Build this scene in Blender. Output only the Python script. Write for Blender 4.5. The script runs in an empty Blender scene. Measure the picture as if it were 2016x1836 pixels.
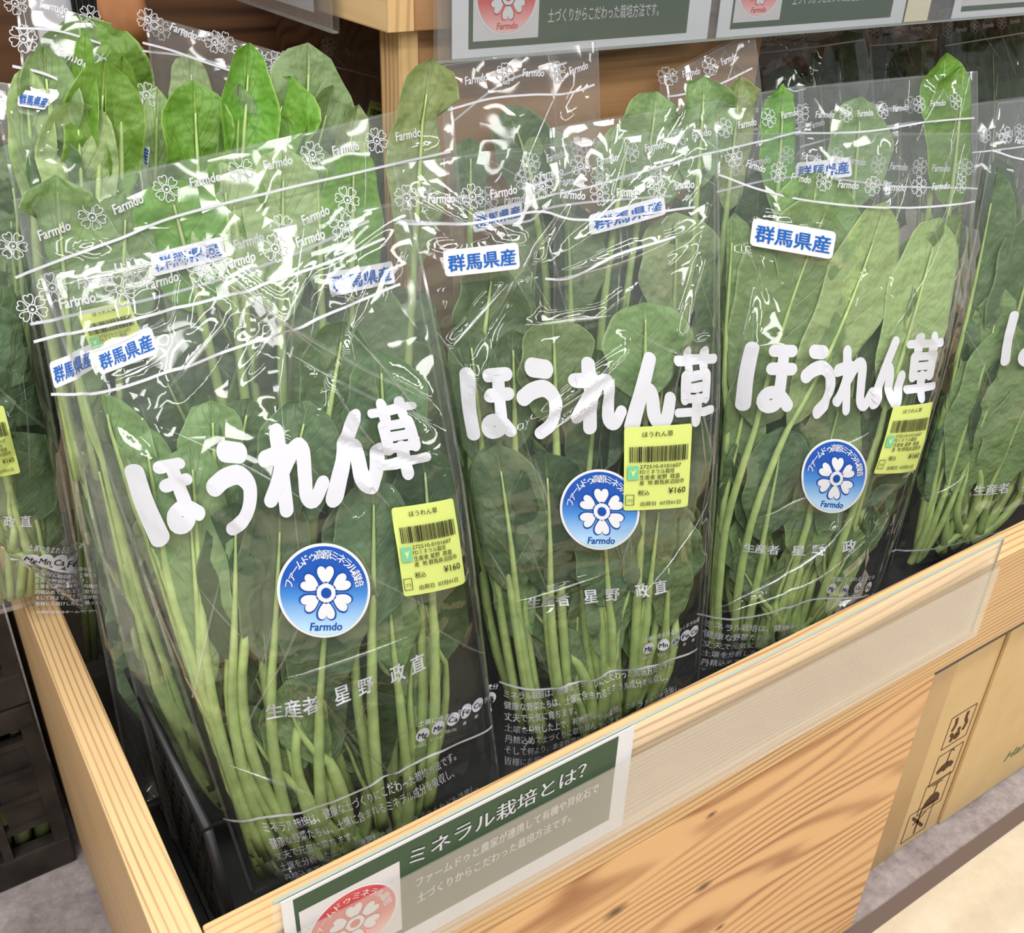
import bpy, bmesh, math, random
import numpy as np
from mathutils import Matrix, Vector

sc = bpy.context.scene
COL = sc.collection
RT = 0.37                      # height of the crate's top rail above the floor

# ------------------------------------------------------------------ camera
FPX, PITCH, YAW, ROLL = 1997.45, 0.546381695, -0.603774832, 0.0365729823
CAM = np.array([0.0, 0.0, RT + 0.385])
_f = np.array([-math.sin(YAW) * math.cos(PITCH), math.cos(YAW) * math.cos(PITCH), -math.sin(PITCH)])
_x = np.array([math.cos(YAW), math.sin(YAW), 0.0])
_u = np.cross(_x, _f)
C_R = math.cos(ROLL) * _x + math.sin(ROLL) * _u
C_U = -math.sin(ROLL) * _x + math.cos(ROLL) * _u
C_F = _f
cd = bpy.data.cameras.new('camera')
cd.sensor_width = 36.0
cd.lens = FPX / 2016 * 36.0
cd.clip_start = 0.01
cam = bpy.data.objects.new('camera', cd)
COL.objects.link(cam)
cam.matrix_world = Matrix(((C_R[0], C_U[0], -C_F[0], CAM[0]), (C_R[1], C_U[1], -C_F[1], CAM[1]),
                           (C_R[2], C_U[2], -C_F[2], CAM[2]), (0, 0, 0, 1)))
sc.camera = cam

# ------------------------------------------------------------------ light
w = bpy.data.worlds.new('world'); sc.world = w; w.use_nodes = True
w.node_tree.nodes['Background'].inputs[0].default_value = (0.96, 0.98, 1.0, 1)
w.node_tree.nodes['Background'].inputs[1].default_value = 0.27


def area(name, loc, sx, sy, power, rot=(0, 0, 0), col=(1, 0.985, 0.96)):
    l = bpy.data.lights.new(name, 'AREA'); l.shape = 'RECTANGLE'; l.size = sx; l.size_y = sy
    l.energy = power; l.color = col
    o = bpy.data.objects.new(name, l); o.location = loc; o.rotation_euler = rot; COL.objects.link(o)


for _y, _p in ((-3.2, 26), (-2.3, 28), (-1.45, 28), (-0.7, 34), (0.0, 30), (0.7, 28), (1.4, 20)):
    area('aisle_lamp', (0.3, _y, 2.55), 4.2, 0.16, _p)
area('aux_lamp', (-0.9, -0.5, 2.3), 0.3, 0.3, 18, (math.radians(-18), math.radians(-28), 0))  # auxiliary area light added at the left, not a known fixture
sc.view_settings.view_transform = 'Standard'
sc.view_settings.look = 'None'
sc.view_settings.gamma = 1.0
sc.view_settings.use_curve_mapping = False
sc.view_settings.exposure = -0.02
cy = sc.cycles
cy.max_bounces = 8; cy.diffuse_bounces = 3; cy.glossy_bounces = 3; cy.transmission_bounces = 4
cy.transparent_max_bounces = 64
cy.caustics_reflective = False; cy.caustics_refractive = False
cy.sample_clamp_indirect = 6.0
cy.use_denoising = True


# ------------------------------------------------------------------ pixel -> place
def ray(px, py):
    return C_F + C_R * ((px - 1008) / FPX) - C_U * ((py - 918) / FPX)


def on_plane(px, py, n, o):
    d = ray(px, py); n = np.array(n, float)
    t = ((np.array(o, float) - CAM) @ n) / (d @ n)
    return CAM + t * d


def at_y(px, py, y): return on_plane(px, py, (0, 1, 0), (0, y, 0))
def at_x(px, py, x): return on_plane(px, py, (1, 0, 0), (x, 0, 0))
def at_z(px, py, z): return on_plane(px, py, (0, 0, 1), (0, 0, z))


# ------------------------------------------------------------------ materials
def srgb(r, g, b):
    f = lambda c: (c / 255 / 12.92) if c / 255 <= 0.04045 else ((c / 255 + 0.055) / 1.055) ** 2.4
    return (f(r), f(g), f(b), 1)


class NT:
    def __init__(s, name):
        s.m = bpy.data.materials.new(name); s.m.use_nodes = True
        s.t = s.m.node_tree; s.t.nodes.clear()
        s.out = s.t.nodes.new('ShaderNodeOutputMaterial')

    def n(s, typ, _attr=None, **k):
        nd = s.t.nodes.new('ShaderNode' + typ)
        for a, b in (_attr or {}).items(): setattr(nd, a, b)
        for a, b in k.items():
            a = a.replace('_', ' ')
            i = nd.inputs[int(a[1:])] if a[0] == 'i' and a[1:].isdigit() else nd.inputs[a]
            if isinstance(b, bpy.types.NodeSocket): s.t.links.new(b, i)
            else: i.default_value = b
        return nd

    def math(s, op, a, b=0.0, c=0.0, clamp=False):
        nd = s.t.nodes.new('ShaderNodeMath'); nd.operation = op; nd.use_clamp = clamp
        for i, v in enumerate((a, b, c)):
            if isinstance(v, bpy.types.NodeSocket): s.t.links.new(v, nd.inputs[i])
            else: nd.inputs[i].default_value = v
        return nd.outputs[0]

    def ramp(s, fac, stops, interp='LINEAR'):
        nd = s.t.nodes.new('ShaderNodeValToRGB'); nd.color_ramp.interpolation = interp
        e = nd.color_ramp.elements
        while len(e) < len(stops): e.new(0.5)
        for q, (p, c) in zip(e, stops): q.position = p; q.color = c
        s.t.links.new(fac, nd.inputs[0])
        return nd.outputs[0]

    def mix(s, fac, a, b):
        nd = s.t.nodes.new('ShaderNodeMix'); nd.data_type = 'RGBA'
        for i, v in ((0, fac), (6, a), (7, b)):
            if isinstance(v, bpy.types.NodeSocket): s.t.links.new(v, nd.inputs[i])
            else: nd.inputs[i].default_value = v
        return nd.outputs[2]

    def surf(s, sh):
        s.t.links.new(sh, s.out.inputs[0]); return s.m


def plain(name, col, rough=0.5, spec=0.4, noise=0.0, nscale=60.0, bump=0.0):
    t = NT(name)
    c = col
    p = t.n('BsdfPrincipled', Roughness=rough)
    p.inputs['Specular IOR Level'].default_value = spec
    if noise or bump:
        co = t.n('TexCoord').outputs['Object']
        nz = t.n('TexNoise', Vector=co, Scale=nscale, Detail=5.0)
        if noise:
            dk = tuple(x * (1 - noise) for x in col[:3]) + (1,); lt = tuple(min(1, x * (1 + noise)) for x in col[:3]) + (1,)
            c = t.ramp(nz.outputs[0], [(0.3, dk), (0.7, lt)])
        if bump:
            b = t.n('Bump', Height=nz.outputs[0], Strength=bump, Distance=0.002)
            t.t.links.new(b.outputs[0], p.inputs['Normal'])
    if isinstance(c, bpy.types.NodeSocket): t.t.links.new(c, p.inputs['Base Color'])
    else: p.inputs['Base Color'].default_value = c
    return t.surf(p.outputs[0])


def wood(name, light, dark, axis='x', freq=90.0, warp=0.012, contrast=0.75, knots=(), rough=0.5, fine=1.0, seed=0.0, sharp=2.2):
    """Softwood with growth lines running along one axis; knots = (x, z, size) bend the lines around them."""
    t = NT(name)
    co = t.n('TexCoord').outputs['Object']
    sep = t.n('SeparateXYZ', Vector=co)
    X, Y, Z = sep.outputs
    along, p1, p2 = {'x': (X, Z, Y), 'y': (Y, X, Z), 'z': (Z, X, Y)}[axis]
    comb = t.n('CombineXYZ', X=t.math('MULTIPLY', along, 2.4), Y=t.math('MULTIPLY', p1, 13.0), Z=t.math('MULTIPLY_ADD', p2, 13.0, seed))
    nz = t.n('TexNoise', Vector=comb.outputs[0], Scale=1.0, Detail=1.5, Roughness=0.45)
    g = t.math('MULTIPLY_ADD', t.math('SUBTRACT', nz.outputs[0], 0.5), warp * 10, p1)
    g = t.math('MULTIPLY_ADD', p2, 0.9, g)
    kn = None
    for kx, kz, ks in knots:
        dx = t.math('MULTIPLY', t.math('SUBTRACT', X, kx), 1.0 / (ks * 5.0))
        dz = t.math('MULTIPLY', t.math('SUBTRACT', Z, kz), 1.0 / (ks * 2.2))
        r2 = t.math('ADD', t.math('MULTIPLY', dx, dx), t.math('MULTIPLY', dz, dz))
        e = t.math('POWER', 2.718, t.math('MULTIPLY', r2, -1.0))
        g = t.math('ADD', g, t.math('MULTIPLY', t.math('MULTIPLY', dz, e), ks * 1.5))
        dxk = t.math('MULTIPLY', t.math('SUBTRACT', X, kx), 1.0 / (ks * 0.95))
        dzk = t.math('MULTIPLY', t.math('SUBTRACT', Z, kz), 1.0 / (ks * 0.5))
        r = t.math('SQRT', t.math('ADD', t.math('MULTIPLY', dxk, dxk), t.math('MULTIPLY', dzk, dzk)))
        k1 = t.math('SUBTRACT', 1.0, t.math('SMOOTHSTEP', 0.55, 1.2, r) if False else t.math('MULTIPLY', r, 0.9), clamp=True)
        kn = k1 if kn is None else t.math('MAXIMUM', kn, k1)
    s = t.math('SINE', t.math('MULTIPLY', g, freq * 6.283))
    s = t.math('MULTIPLY_ADD', s, 0.5, 0.5)
    s = t.math('POWER', s, sharp)
    fib = t.n('TexNoise', Vector=t.n('CombineXYZ', X=t.math('MULTIPLY', along, 12.0), Y=t.math('MULTIPLY', p1, 500.0), Z=t.math('MULTIPLY', p2, 500.0)).outputs[0], Scale=1.0, Detail=3.0)
    big = t.n('TexNoise', Vector=comb.outputs[0], Scale=2.3, Detail=2.0)
    amp = t.math('MULTIPLY', t.ramp(big.outputs[0], [(0.3, (0.35,) * 3 + (1,)), (0.68, (1, 1, 1, 1))]), contrast)
    fac = t.math('MULTIPLY', s, amp)
    fac = t.math('MULTIPLY_ADD', t.math('SUBTRACT', fib.outputs[0], 0.5), 0.45 * fine, fac, clamp=True)
    c = t.mix(fac, light, dark)
    if kn is not None:
        c = t.mix(t.math('MULTIPLY', kn, 1.25, clamp=True), c, srgb(92, 58, 34))
    bp = t.n('Bump', Height=fac, Strength=0.15, Distance=0.001)
    p = t.n('BsdfPrincipled', Base_Color=c, Roughness=rough, Normal=bp.outputs[0])
    return t.surf(p.outputs[0])


def film_material(name, refl=0.062, haze=0.010, rough=0.03, bumpd=1.0, hazecol=(0.9, 0.93, 0.93, 1)):
    """Thin clear packing film: mostly see-through, a crinkled shiny skin and a little milkiness."""
    t = NT(name)
    uv = t.n('TexCoord').outputs['UV']
    rnd = t.n('ObjectInfo').outputs['Random']
    off = t.n('CombineXYZ', X=t.math('MULTIPLY', rnd, 17.0), Y=t.math('MULTIPLY', rnd, 31.0), Z=0.0)
    v = t.n('VectorMath', {'operation': 'ADD'}, i0=uv, i1=off.outputs[0]).outputs[0]
    def facet(scale, rot, sx, sy, amp):
        wob = t.n('TexNoise', Vector=v, Scale=1.3, Detail=1.0)
        vv_ = t.n('VectorMath', {'operation': 'MULTIPLY_ADD'}, i0=wob.outputs['Color'], i1=(.25, .25, 0), i2=v)
        vo = t.n('TexVoronoi', {'feature': 'F1', 'voronoi_dimensions': '2D'}, Vector=t.n('Mapping', Vector=vv_.outputs[0], Rotation=(0, 0, rot), Scale=(sx, sy, 1)).outputs[0], Scale=scale)
        c = t.n('VectorMath', {'operation': 'SUBTRACT'}, i0=vo.outputs['Color'], i1=(.5, .5, .5))
        return t.n('VectorMath', {'operation': 'SCALE'}, i0=c.outputs[0], Scale=amp)
    mask = t.n('TexNoise', Vector=v, Scale=1.1, Detail=1.0)
    mk = t.math('MULTIPLY', t.math('SUBTRACT', mask.outputs[0], 0.40), 3.0, clamp=True)
    f1 = facet(2.2, 0.45, 1.7, 0.8, 0.26 * bumpd)
    f2 = facet(6.5, -0.6, 0.7, 1.6, 0.26 * bumpd)
    f2m = t.n('VectorMath', {'operation': 'SCALE'}, i0=f2.outputs[0], Scale=mk)
    sm = t.n('TexNoise', Vector=v, Scale=2.5, Detail=1.0)
    f3 = t.n('VectorMath', {'operation': 'SCALE'}, i0=t.n('VectorMath', {'operation': 'SUBTRACT'}, i0=sm.outputs['Color'], i1=(.5, .5, .5)).outputs[0], Scale=0.24 * bumpd)
    nn = t.n('VectorMath', {'operation': 'ADD'}, i0=f1.outputs[0], i1=f2m.outputs[0])
    nn = t.n('VectorMath', {'operation': 'ADD'}, i0=nn.outputs[0], i1=f3.outputs[0])
    nn = t.n('VectorMath', {'operation': 'ADD'}, i0=nn.outputs[0], i1=t.n('NewGeometry').outputs['Normal'])
    bp = t.n('VectorMath', {'operation': 'NORMALIZE'}, i0=nn.outputs[0])
    lw = t.n('LayerWeight', Blend=0.5, Normal=bp.outputs[0])
    f = t.math('POWER', lw.outputs['Facing'], 3.2)
    f = t.math('MULTIPLY_ADD', f, 0.62, refl, clamp=True)
    gl = t.n('BsdfGlossy', Color=(1, 1, 1, 1), Roughness=rough, Normal=bp.outputs[0])
    tr = t.n('BsdfTransparent', Color=(0.985, 0.99, 0.99, 1))
    a = t.n('MixShader', i0=f, i1=tr.outputs[0], i2=gl.outputs[0])
    df = t.n('BsdfDiffuse', Color=hazecol)
    b = t.n('MixShader', i0=haze, i1=a.outputs[0], i2=df.outputs[0])
    return t.surf(b.outputs[0])


def acrylic_material(name, tint=(0.97, 0.98, 0.985, 1), haze=0.05, refl=0.06, hcol=(0.9, 0.9, 0.92, 1)):
    t = NT(name)
    lw = t.n('LayerWeight', Blend=0.5)
    f = t.math('MULTIPLY_ADD', t.math('POWER', lw.outputs['Facing'], 4.0), 0.7, refl, clamp=True)
    gl = t.n('BsdfGlossy', Color=(1, 1, 1, 1), Roughness=0.12)
    tr = t.n('BsdfTransparent', Color=tint)
    a = t.n('MixShader', i0=f, i1=tr.outputs[0], i2=gl.outputs[0])
    b = t.n('MixShader', i0=haze, i1=a.outputs[0], i2=t.n('BsdfDiffuse', Color=hcol).outputs[0])
    return t.surf(b.outputs[0])


def leaf_material(name, col, back, vein, spec=0.35, trans=0.3):
    t = NT(name)
    uv = t.n('TexCoord').outputs['UV']
    sep = t.n('SeparateXYZ', Vector=uv)
    x = t.math('ABSOLUTE', t.math('MULTIPLY_ADD', sep.outputs[0], 2.0, -1.0))
    nz = t.n('TexNoise', Vector=t.n('TexCoord').outputs['Object'], Scale=55.0, Detail=3.0)
    ph = t.math('MULTIPLY_ADD', x, -3.4, t.math('MULTIPLY', sep.outputs[1], 8.0))
    ph = t.math('MULTIPLY_ADD', nz.outputs[0], 0.9, ph)
    fr = t.math('ABSOLUTE', t.math('SUBTRACT', t.math('FRACT', ph), 0.5))
    sv = t.math('SUBTRACT', 1.0, t.math('MULTIPLY', fr, 13.0), clamp=True)
    sv = t.math('MULTIPLY', sv, t.math('SUBTRACT', 1.0, t.math('MULTIPLY', x, 0.9), clamp=True))
    mid = t.math('SUBTRACT', 1.0, t.math('MULTIPLY', x, 15.0), clamp=True)
    edge = t.math('MULTIPLY', t.math('SUBTRACT', x, 0.94), 16.0, clamp=True)
    vv = t.math('MAXIMUM', t.math('MAXIMUM', t.math('MULTIPLY', sv, 0.32), t.math('MULTIPLY', mid, 0.8)), t.math('MULTIPLY', edge, 0.55))
    rnd = t.n('ObjectInfo').outputs['Random']
    hsv = t.n('HueSaturation', Hue=t.math('MULTIPLY_ADD', rnd, 0.03, 0.485), Saturation=1.0,
              Value=t.math('MULTIPLY_ADD', rnd, 0.5, 0.75), Color=col)
    c0 = t.mix(t.math('MULTIPLY', t.math('SUBTRACT', nz.outputs[0], 0.35), 0.8, clamp=True), hsv.outputs[0], back)
    c1 = t.mix(vv, c0, vein)
    bf = t.n('NewGeometry').outputs['Backfacing']
    c2 = t.mix(t.math('MULTIPLY', bf, 0.75), c1, t.mix(t.math('MULTIPLY', vv, 0.8), back, vein))
    blis = t.n('TexNoise', Vector=t.n('TexCoord').outputs['Object'], Scale=85.0, Detail=2.0)
    hb = t.math('MULTIPLY_ADD', vv, -0.25, blis.outputs[0])
    bp = t.n('Bump', Height=hb, Strength=0.8, Distance=0.006)
    p = t.n('BsdfPrincipled', Base_Color=c2, Roughness=0.42, Normal=bp.outputs[0])
    p.inputs['Specular IOR Level'].default_value = spec
    tl = t.n('BsdfTranslucent', Color=t.mix(0.45, c2, (0.22, 0.42, 0.03, 1)))
    m = t.n('MixShader', i0=trans, i1=p.outputs[0], i2=tl.outputs[0])
    return t.surf(m.outputs[0])


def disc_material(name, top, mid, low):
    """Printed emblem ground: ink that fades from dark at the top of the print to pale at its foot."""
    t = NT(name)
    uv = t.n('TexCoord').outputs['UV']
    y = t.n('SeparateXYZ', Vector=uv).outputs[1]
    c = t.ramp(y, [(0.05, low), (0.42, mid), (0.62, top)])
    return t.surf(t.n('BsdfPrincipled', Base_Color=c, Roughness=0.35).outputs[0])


M = {
    'leaf_deep': leaf_material('spinach_deep', srgb(58, 82, 52), srgb(106, 130, 92), srgb(128, 152, 100)),
    'leaf_dark': leaf_material('spinach_dark', srgb(94, 120, 84), srgb(140, 162, 122), srgb(162, 184, 130)),
    'leaf_mid': leaf_material('spinach_green', srgb(126, 154, 100), srgb(162, 184, 136), srgb(186, 206, 148)),
    'leaf_pale': leaf_material('spinach_pale', srgb(162, 184, 124), srgb(174, 192, 140), srgb(204, 220, 166)),
    'leaf_bright': leaf_material('spinach_fresh', srgb(108, 158, 54), srgb(152, 188, 104), srgb(184, 214, 116)),
    'kale': leaf_material('kale_dark', srgb(74, 102, 64), srgb(90, 116, 78), srgb(82, 104, 72)),
    'stem': plain('spinach_stalk', srgb(166, 188, 118), 0.38, 0.45, 0.18, 120),
    'film': film_material('clear_film'),
    'film_far': film_material('clear_film_loose', 0.07, 0.036, 0.045, 1.15),
    'fold': film_material('film_fold', 0.15, 0.035, 0.12, 0.3),
    'seam': film_material('film_seam', 0.12, 0.07, 0.08, 0.5),
    'white_ink': plain('white_ink', srgb(198, 199, 207), 0.55, 0.2),
    'white_paper': plain('white_paper', srgb(214, 215, 221), 0.5, 0.3),
    'blue_ink': plain('blue_ink', srgb(28, 92, 176), 0.5, 0.2),
    'deep_blue': plain('deep_blue_ink', srgb(22, 72, 156), 0.5, 0.2),
    'black_ink': plain('black_ink', srgb(26, 26, 24), 0.6, 0.2),
    'red_ink': plain('red_ink', srgb(196, 62, 66), 0.5, 0.2),
    'label_yellow': plain('lime_label', srgb(200, 213, 118), 0.5, 0.3),
    'label_green': plain('mint_print', srgb(112, 186, 148), 0.5, 0.3),
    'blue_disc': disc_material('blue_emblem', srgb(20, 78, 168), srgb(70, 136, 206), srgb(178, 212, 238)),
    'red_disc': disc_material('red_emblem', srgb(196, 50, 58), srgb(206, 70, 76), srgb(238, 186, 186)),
    'card_green': plain('green_card', srgb(44, 72, 50), 0.45, 0.3),
    'grey_print': plain('grey_print', srgb(206, 204, 208), 0.5, 0.3),
    'cream_strip': plain('cream_strip', srgb(228, 218, 190), 0.5, 0.3),
    'acrylic': acrylic_material('clear_acrylic', haze=0.03),
    'acrylic_flap': acrylic_material('acrylic_floor_reflection', haze=0.095, refl=0.05, hcol=(0.74, 0.66, 0.62, 1)),  # warm diffuse tint paints the beige floor's reflection into the flap
    'acrylic_edge': plain('acrylic_edge', srgb(150, 160, 150), 0.2, 0.5),
    'black_plastic': plain('black_plastic', srgb(24, 24, 26), 0.38, 0.4, 0.2, 40, 0.1),
    'dirty_plastic': plain('dusty_black_plastic', srgb(46, 41, 37), 0.5, 0.35, 0.7, 30, 0.3),
    'cardboard': plain('cardboard', srgb(206, 178, 132), 0.75, 0.15, 0.05, 30, 0.05),
    'tape': plain('packing_tape', srgb(178, 144, 94), 0.25, 0.5, 0.05, 20),
    'box_ink': plain('brown_print', srgb(92, 66, 52), 0.7, 0.1),
    'box_ink_green': plain('green_print', srgb(86, 120, 84), 0.7, 0.1),
    'cut_end': plain('cut_stalk', srgb(196, 200, 150), 0.5, 0.3),
}


# ------------------------------------------------------------------ object helpers
def link_mesh(name, verts, faces, mats, parent=None, smooth=False, uvs=None, midx=None):
    """verts in world space; the mesh is stored relative to its parent (or its own base)."""
    v = np.asarray(verts, float)
    org = np.array(parent['_org']) if parent is not None and '_org' in parent else np.zeros(3)
    me = bpy.data.meshes.new(name)
    me.from_pydata((v - org).tolist(), [], [tuple(int(i) for i in f) for f in faces])
    for m in (mats if isinstance(mats, (list, tuple)) else [mats]): me.materials.append(m)
    if smooth: me.polygons.foreach_set('use_smooth', [True] * len(me.polygons))
    if midx is not None: me.polygons.foreach_set('material_index', [int(i) for i in midx])
    if uvs is not None:
        ul = me.uv_layers.new(name='UVMap')
        li = np.empty(len(me.loops), int); me.loops.foreach_get('vertex_index', li)
        ul.data.foreach_set('uv', np.asarray(uvs, float)[li].ravel())
    me.update()
    o = bpy.data.objects.new(name, me); COL.objects.link(o)
    if parent is not None: o.parent = parent; o['_org'] = [float(x) for x in org]
    else: o['_org'] = [0.0, 0.0, 0.0]
    return o


def tag(o, label=None, cat=None, group=None, kind=None):
    for k, v in (('label', label), ('category', cat), ('group', group), ('kind', kind)):
        if v: o[k] = v
    return o


def empty(name, loc, label, cat, group=None):
    o = bpy.data.objects.new(name, None); o.empty_display_size = 0.02
    o.location = [float(x) for x in loc]; COL.objects.link(o)
    o['_org'] = [float(x) for x in loc]
    return tag(o, label, cat, group)


class MB:
    """Collects boxes, tubes and strips of one part."""
    def __init__(s): s.v = []; s.f = []; s.mi = []
    def add(s, v, f, mi=0):
        k = len(s.v); s.v += [tuple(map(float, p)) for p in v]; s.f += [tuple(i + k for i in q) for q in f]; s.mi += [mi] * len(f)
    def box(s, a, b, mi=0, bev=0.0):
        a = np.minimum(a, b), np.maximum(a, b); lo, hi = a
        bm = bmesh.new(); bmesh.ops.create_cube(bm, size=1.0)
        for v in bm.verts: v.co = Vector([(lo[i] + hi[i]) / 2 + v.co[i] * (hi[i] - lo[i]) for i in range(3)])
        if bev: bmesh.ops.bevel(bm, geom=bm.edges[:], offset=bev, segments=2, affect='EDGES', profile=0.6)
        bm.verts.index_update()
        s.add([v.co[:] for v in bm.verts], [[v.index for v in f.verts] for f in bm.faces], mi); bm.free()
        return s
    def tube(s, pts, rad, n=8, mi=0, cap=True):
        pts = np.asarray(pts, float); rad = np.broadcast_to(rad, (len(pts),))
        T = np.gradient(pts, axis=0); T /= np.linalg.norm(T, axis=1)[:, None] + 1e-12
        ref = np.array([0.31, -0.9, 0.2])
        V = []
        for p, t, r in zip(pts, T, rad):
            a = np.cross(t, ref); a /= np.linalg.norm(a) + 1e-12; b = np.cross(t, a)
            V += [p + r * (math.cos(q) * a + math.sin(q) * b) for q in np.arange(n) * 2 * math.pi / n]
        F = [(i * n + j, i * n + (j + 1) % n, (i + 1) * n + (j + 1) % n, (i + 1) * n + j) for i in range(len(pts) - 1) for j in range(n)]
        if cap: F += [tuple(range(n))[::-1], tuple((len(pts) - 1) * n + j for j in range(n))]
        s.add(V, F, mi); return s
    def build(s, name, mats, parent=None, smooth=False):
        return link_mesh(name, s.v, s.f, mats, parent, smooth, None, s.mi)


# ------------------------------------------------------------------ flat artwork, in its own 2-D units
_tc = {}


def text2d(body, bold=0.0, shear=0.0):
    k = (body, bold, shear)
    if k in _tc: return _tc[k]
    c = bpy.data.curves.new('lettering', 'FONT'); c.body = body; c.size = 1; c.offset = bold; c.shear = shear; c.resolution_u = 2
    o = bpy.data.objects.new('lettering', c); COL.objects.link(o)
    dg = bpy.context.evaluated_depsgraph_get()
    m = bpy.data.meshes.new_from_object(o.evaluated_get(dg))
    v = np.array([q.co[:2] for q in m.vertices]).reshape(-1, 2); f = [tuple(p.vertices) for p in m.polygons]
    bpy.data.objects.remove(o); bpy.data.curves.remove(c); bpy.data.meshes.remove(m)
    _tc[k] = (v, f)
    return _tc[k]


class Art:
    """2-D artwork: pieces with a layer number and a material slot."""
    def __init__(s): s.v = []; s.f = []; s.l = []; s.m = []; s.uv = []
    def add(s, v, f, layer=0, mi=0, uv=None):
        k = len(s.v); v = np.asarray(v, float)
        s.v += v.tolist(); s.f += [tuple(int(i) + k for i in q) for q in f]; s.m += [mi] * len(f); s.l += [layer] * len(v)
        s.uv += (np.asarray(uv).tolist() if uv is not None else v.tolist())
    def text(s, body, x0, x1, yb, h, layer=1, mi=0, bold=0.0, shear=0.0, keep=False):
        v, f = text2d(body, 0.0, shear)
        if not len(v): return
        v = v.copy(); lo, hi = v[:, 0].min(), v[:, 0].max()
        sx = h if keep else (x1 - x0) / max(1e-6, hi - lo)
        v = np.c_[x0 + (v[:, 0] - lo) * sx, yb + v[:, 1] * h]
        q, q2 = bold * sx, bold * h
        for k_, (dx, dy) in enumerate(((((-q, 0), (q, 0)) if bold < .015 else ((-q, -q2 * .6), (q, -q2 * .6), (-q, q2 * .6), (q, q2 * .6))) if bold else ((0, 0),))):
            s.add(v + [dx, dy], f, layer + .16 * k_, mi)
    def rect(s, x0, y0, x1, y1, layer=0, mi=0, nx=1, ny=1, r=0.0, uv=None):
        X = np.linspace(x0, x1, nx + 1); Y = np.linspace(y0, y1, ny + 1)
        V = np.array([(a, b) for b in Y for a in X])
        if r:   # rounded corners: pull the border towards the rounded outline
            cx = np.clip(V[:, 0], x0 + r, x1 - r); cyy = np.clip(V[:, 1], y0 + r, y1 - r)
            d = V - np.c_[cx, cyy]; L = np.linalg.norm(d, axis=1); k = L > r
            V[k] = np.c_[cx, cyy][k] + d[k] / L[k, None] * r
        F = [(j * (nx + 1) + i, j * (nx + 1) + i + 1, (j + 1) * (nx + 1) + i + 1, (j + 1) * (nx + 1) + i) for j in range(ny) for i in range(nx)]
        s.add(V, F, layer, mi, np.c_[(V[:, 0] - x0) / (x1 - x0), (V[:, 1] - y0) / (y1 - y0)])
    def disc(s, cx, cyy, rx, ry, layer=0, mi=0, n=40, rings=5):
        V = [(cx, cyy)]; F = []
        for i in range(1, rings + 1):
            for q in range(n):
                a = 2 * math.pi * q / n; V.append((cx + rx * i / rings * math.cos(a), cyy + ry * i / rings * math.sin(a)))
        for q in range(n): F.append((0, 1 + q, 1 + (q + 1) % n))
        for i in range(rings - 1):
            for q in range(n):
                a = 1 + i * n; F.append((a + q, a + n + q, a + n + (q + 1) % n, a + (q + 1) % n))
        V = np.array(V); s.add(V, F, layer, mi, np.c_[(V[:, 0] - cx) / rx / 2 + 0.5, (V[:, 1] - cyy) / ry / 2 + 0.5])
    def fan(s, pts, layer=0, mi=0, centre=None):
        pts = np.asarray(pts, float); c = pts.mean(0) if centre is None else np.asarray(centre)
        n = len(pts); s.add(np.vstack([c[None], pts]), [(0, 1 + i, 1 + (i + 1) % n) for i in range(n)], layer, mi)
    def stroke(s, pts, r, layer=0, mi=0, smooth=True, step=0.035, closed=False, asp=1.0, nw=3, caps=True):
        P = np.asarray(pts, float)
        if smooth and len(P) > 2: P = spline(P, 14)
        L = np.r_[0, np.cumsum(np.linalg.norm(np.diff(P, axis=0), axis=1))]
        k = max(2, int(L[-1] / step) + 1); q = np.linspace(0, L[-1], k)
        P = np.c_[np.interp(q, L, P[:, 0]), np.interp(q, L, P[:, 1])]
        T = np.gradient(P, axis=0); T /= np.linalg.norm(T, axis=1)[:, None] + 1e-9
        Nn = np.c_[-T[:, 1] * asp, T[:, 0]]
        V = []; F = []
        for i in range(k):
            for j in range(nw + 1): V.append(P[i] + Nn[i] * r * (2 * j / nw - 1))
        for i in range(k - 1):
            for j in range(nw): a = i * (nw + 1) + j; F.append((a, a + nw + 1, a + nw + 2, a + 1))
        s.add(V, F, layer, mi)
        if caps:
            for e, sg in ((0, -1), (k - 1, 1)):
                a0 = math.atan2(T[e][1], T[e][0]) + (0 if sg > 0 else math.pi)
                arc = [P[e] + r * np.array([math.cos(a0 + b) * asp, math.sin(a0 + b)]) for b in np.linspace(-math.pi / 2, math.pi / 2, 9)]
                s.fan(arc, layer, mi, P[e])
    def ring(s, pts, wd, layer=0, mi=0):
        """closed outline as a thin ribbon"""
        P = np.asarray(pts, float); n = len(P)
        T = np.roll(P, -1, 0) - np.roll(P, 1, 0); T /= np.linalg.norm(T, axis=1)[:, None] + 1e-9
        N = np.c_[-T[:, 1], T[:, 0]] * wd / 2
        s.add(np.vstack([P + N, P - N]), [(i, (i + 1) % n, n + (i + 1) % n, n + i) for i in range(n)], layer, mi)
    def put(s, other, fn):
        v = fn(np.asarray(other.v)); k = len(s.v)
        s.v += v.tolist(); s.f += [tuple(i + k for i in q) for q in other.f]; s.m += other.m; s.l += other.l; s.uv += other.uv


def spline(P, n):
    P = np.asarray(P, float); Q = np.vstack([2 * P[0] - P[1], P, 2 * P[-1] - P[-2]]); out = []
    for i in range(1, len(Q) - 2):
        for t in np.linspace(0, 1, n, endpoint=False):
            a, b, c, d = Q[i - 1], Q[i], Q[i + 1], Q[i + 2]
            out.append(0.5 * (2 * b + (c - a) * t + (2 * a - 5 * b + 4 * c - d) * t * t + (3 * b - a - 3 * c + d) * t ** 3))
    out.append(P[-1]); return np.array(out)


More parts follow.
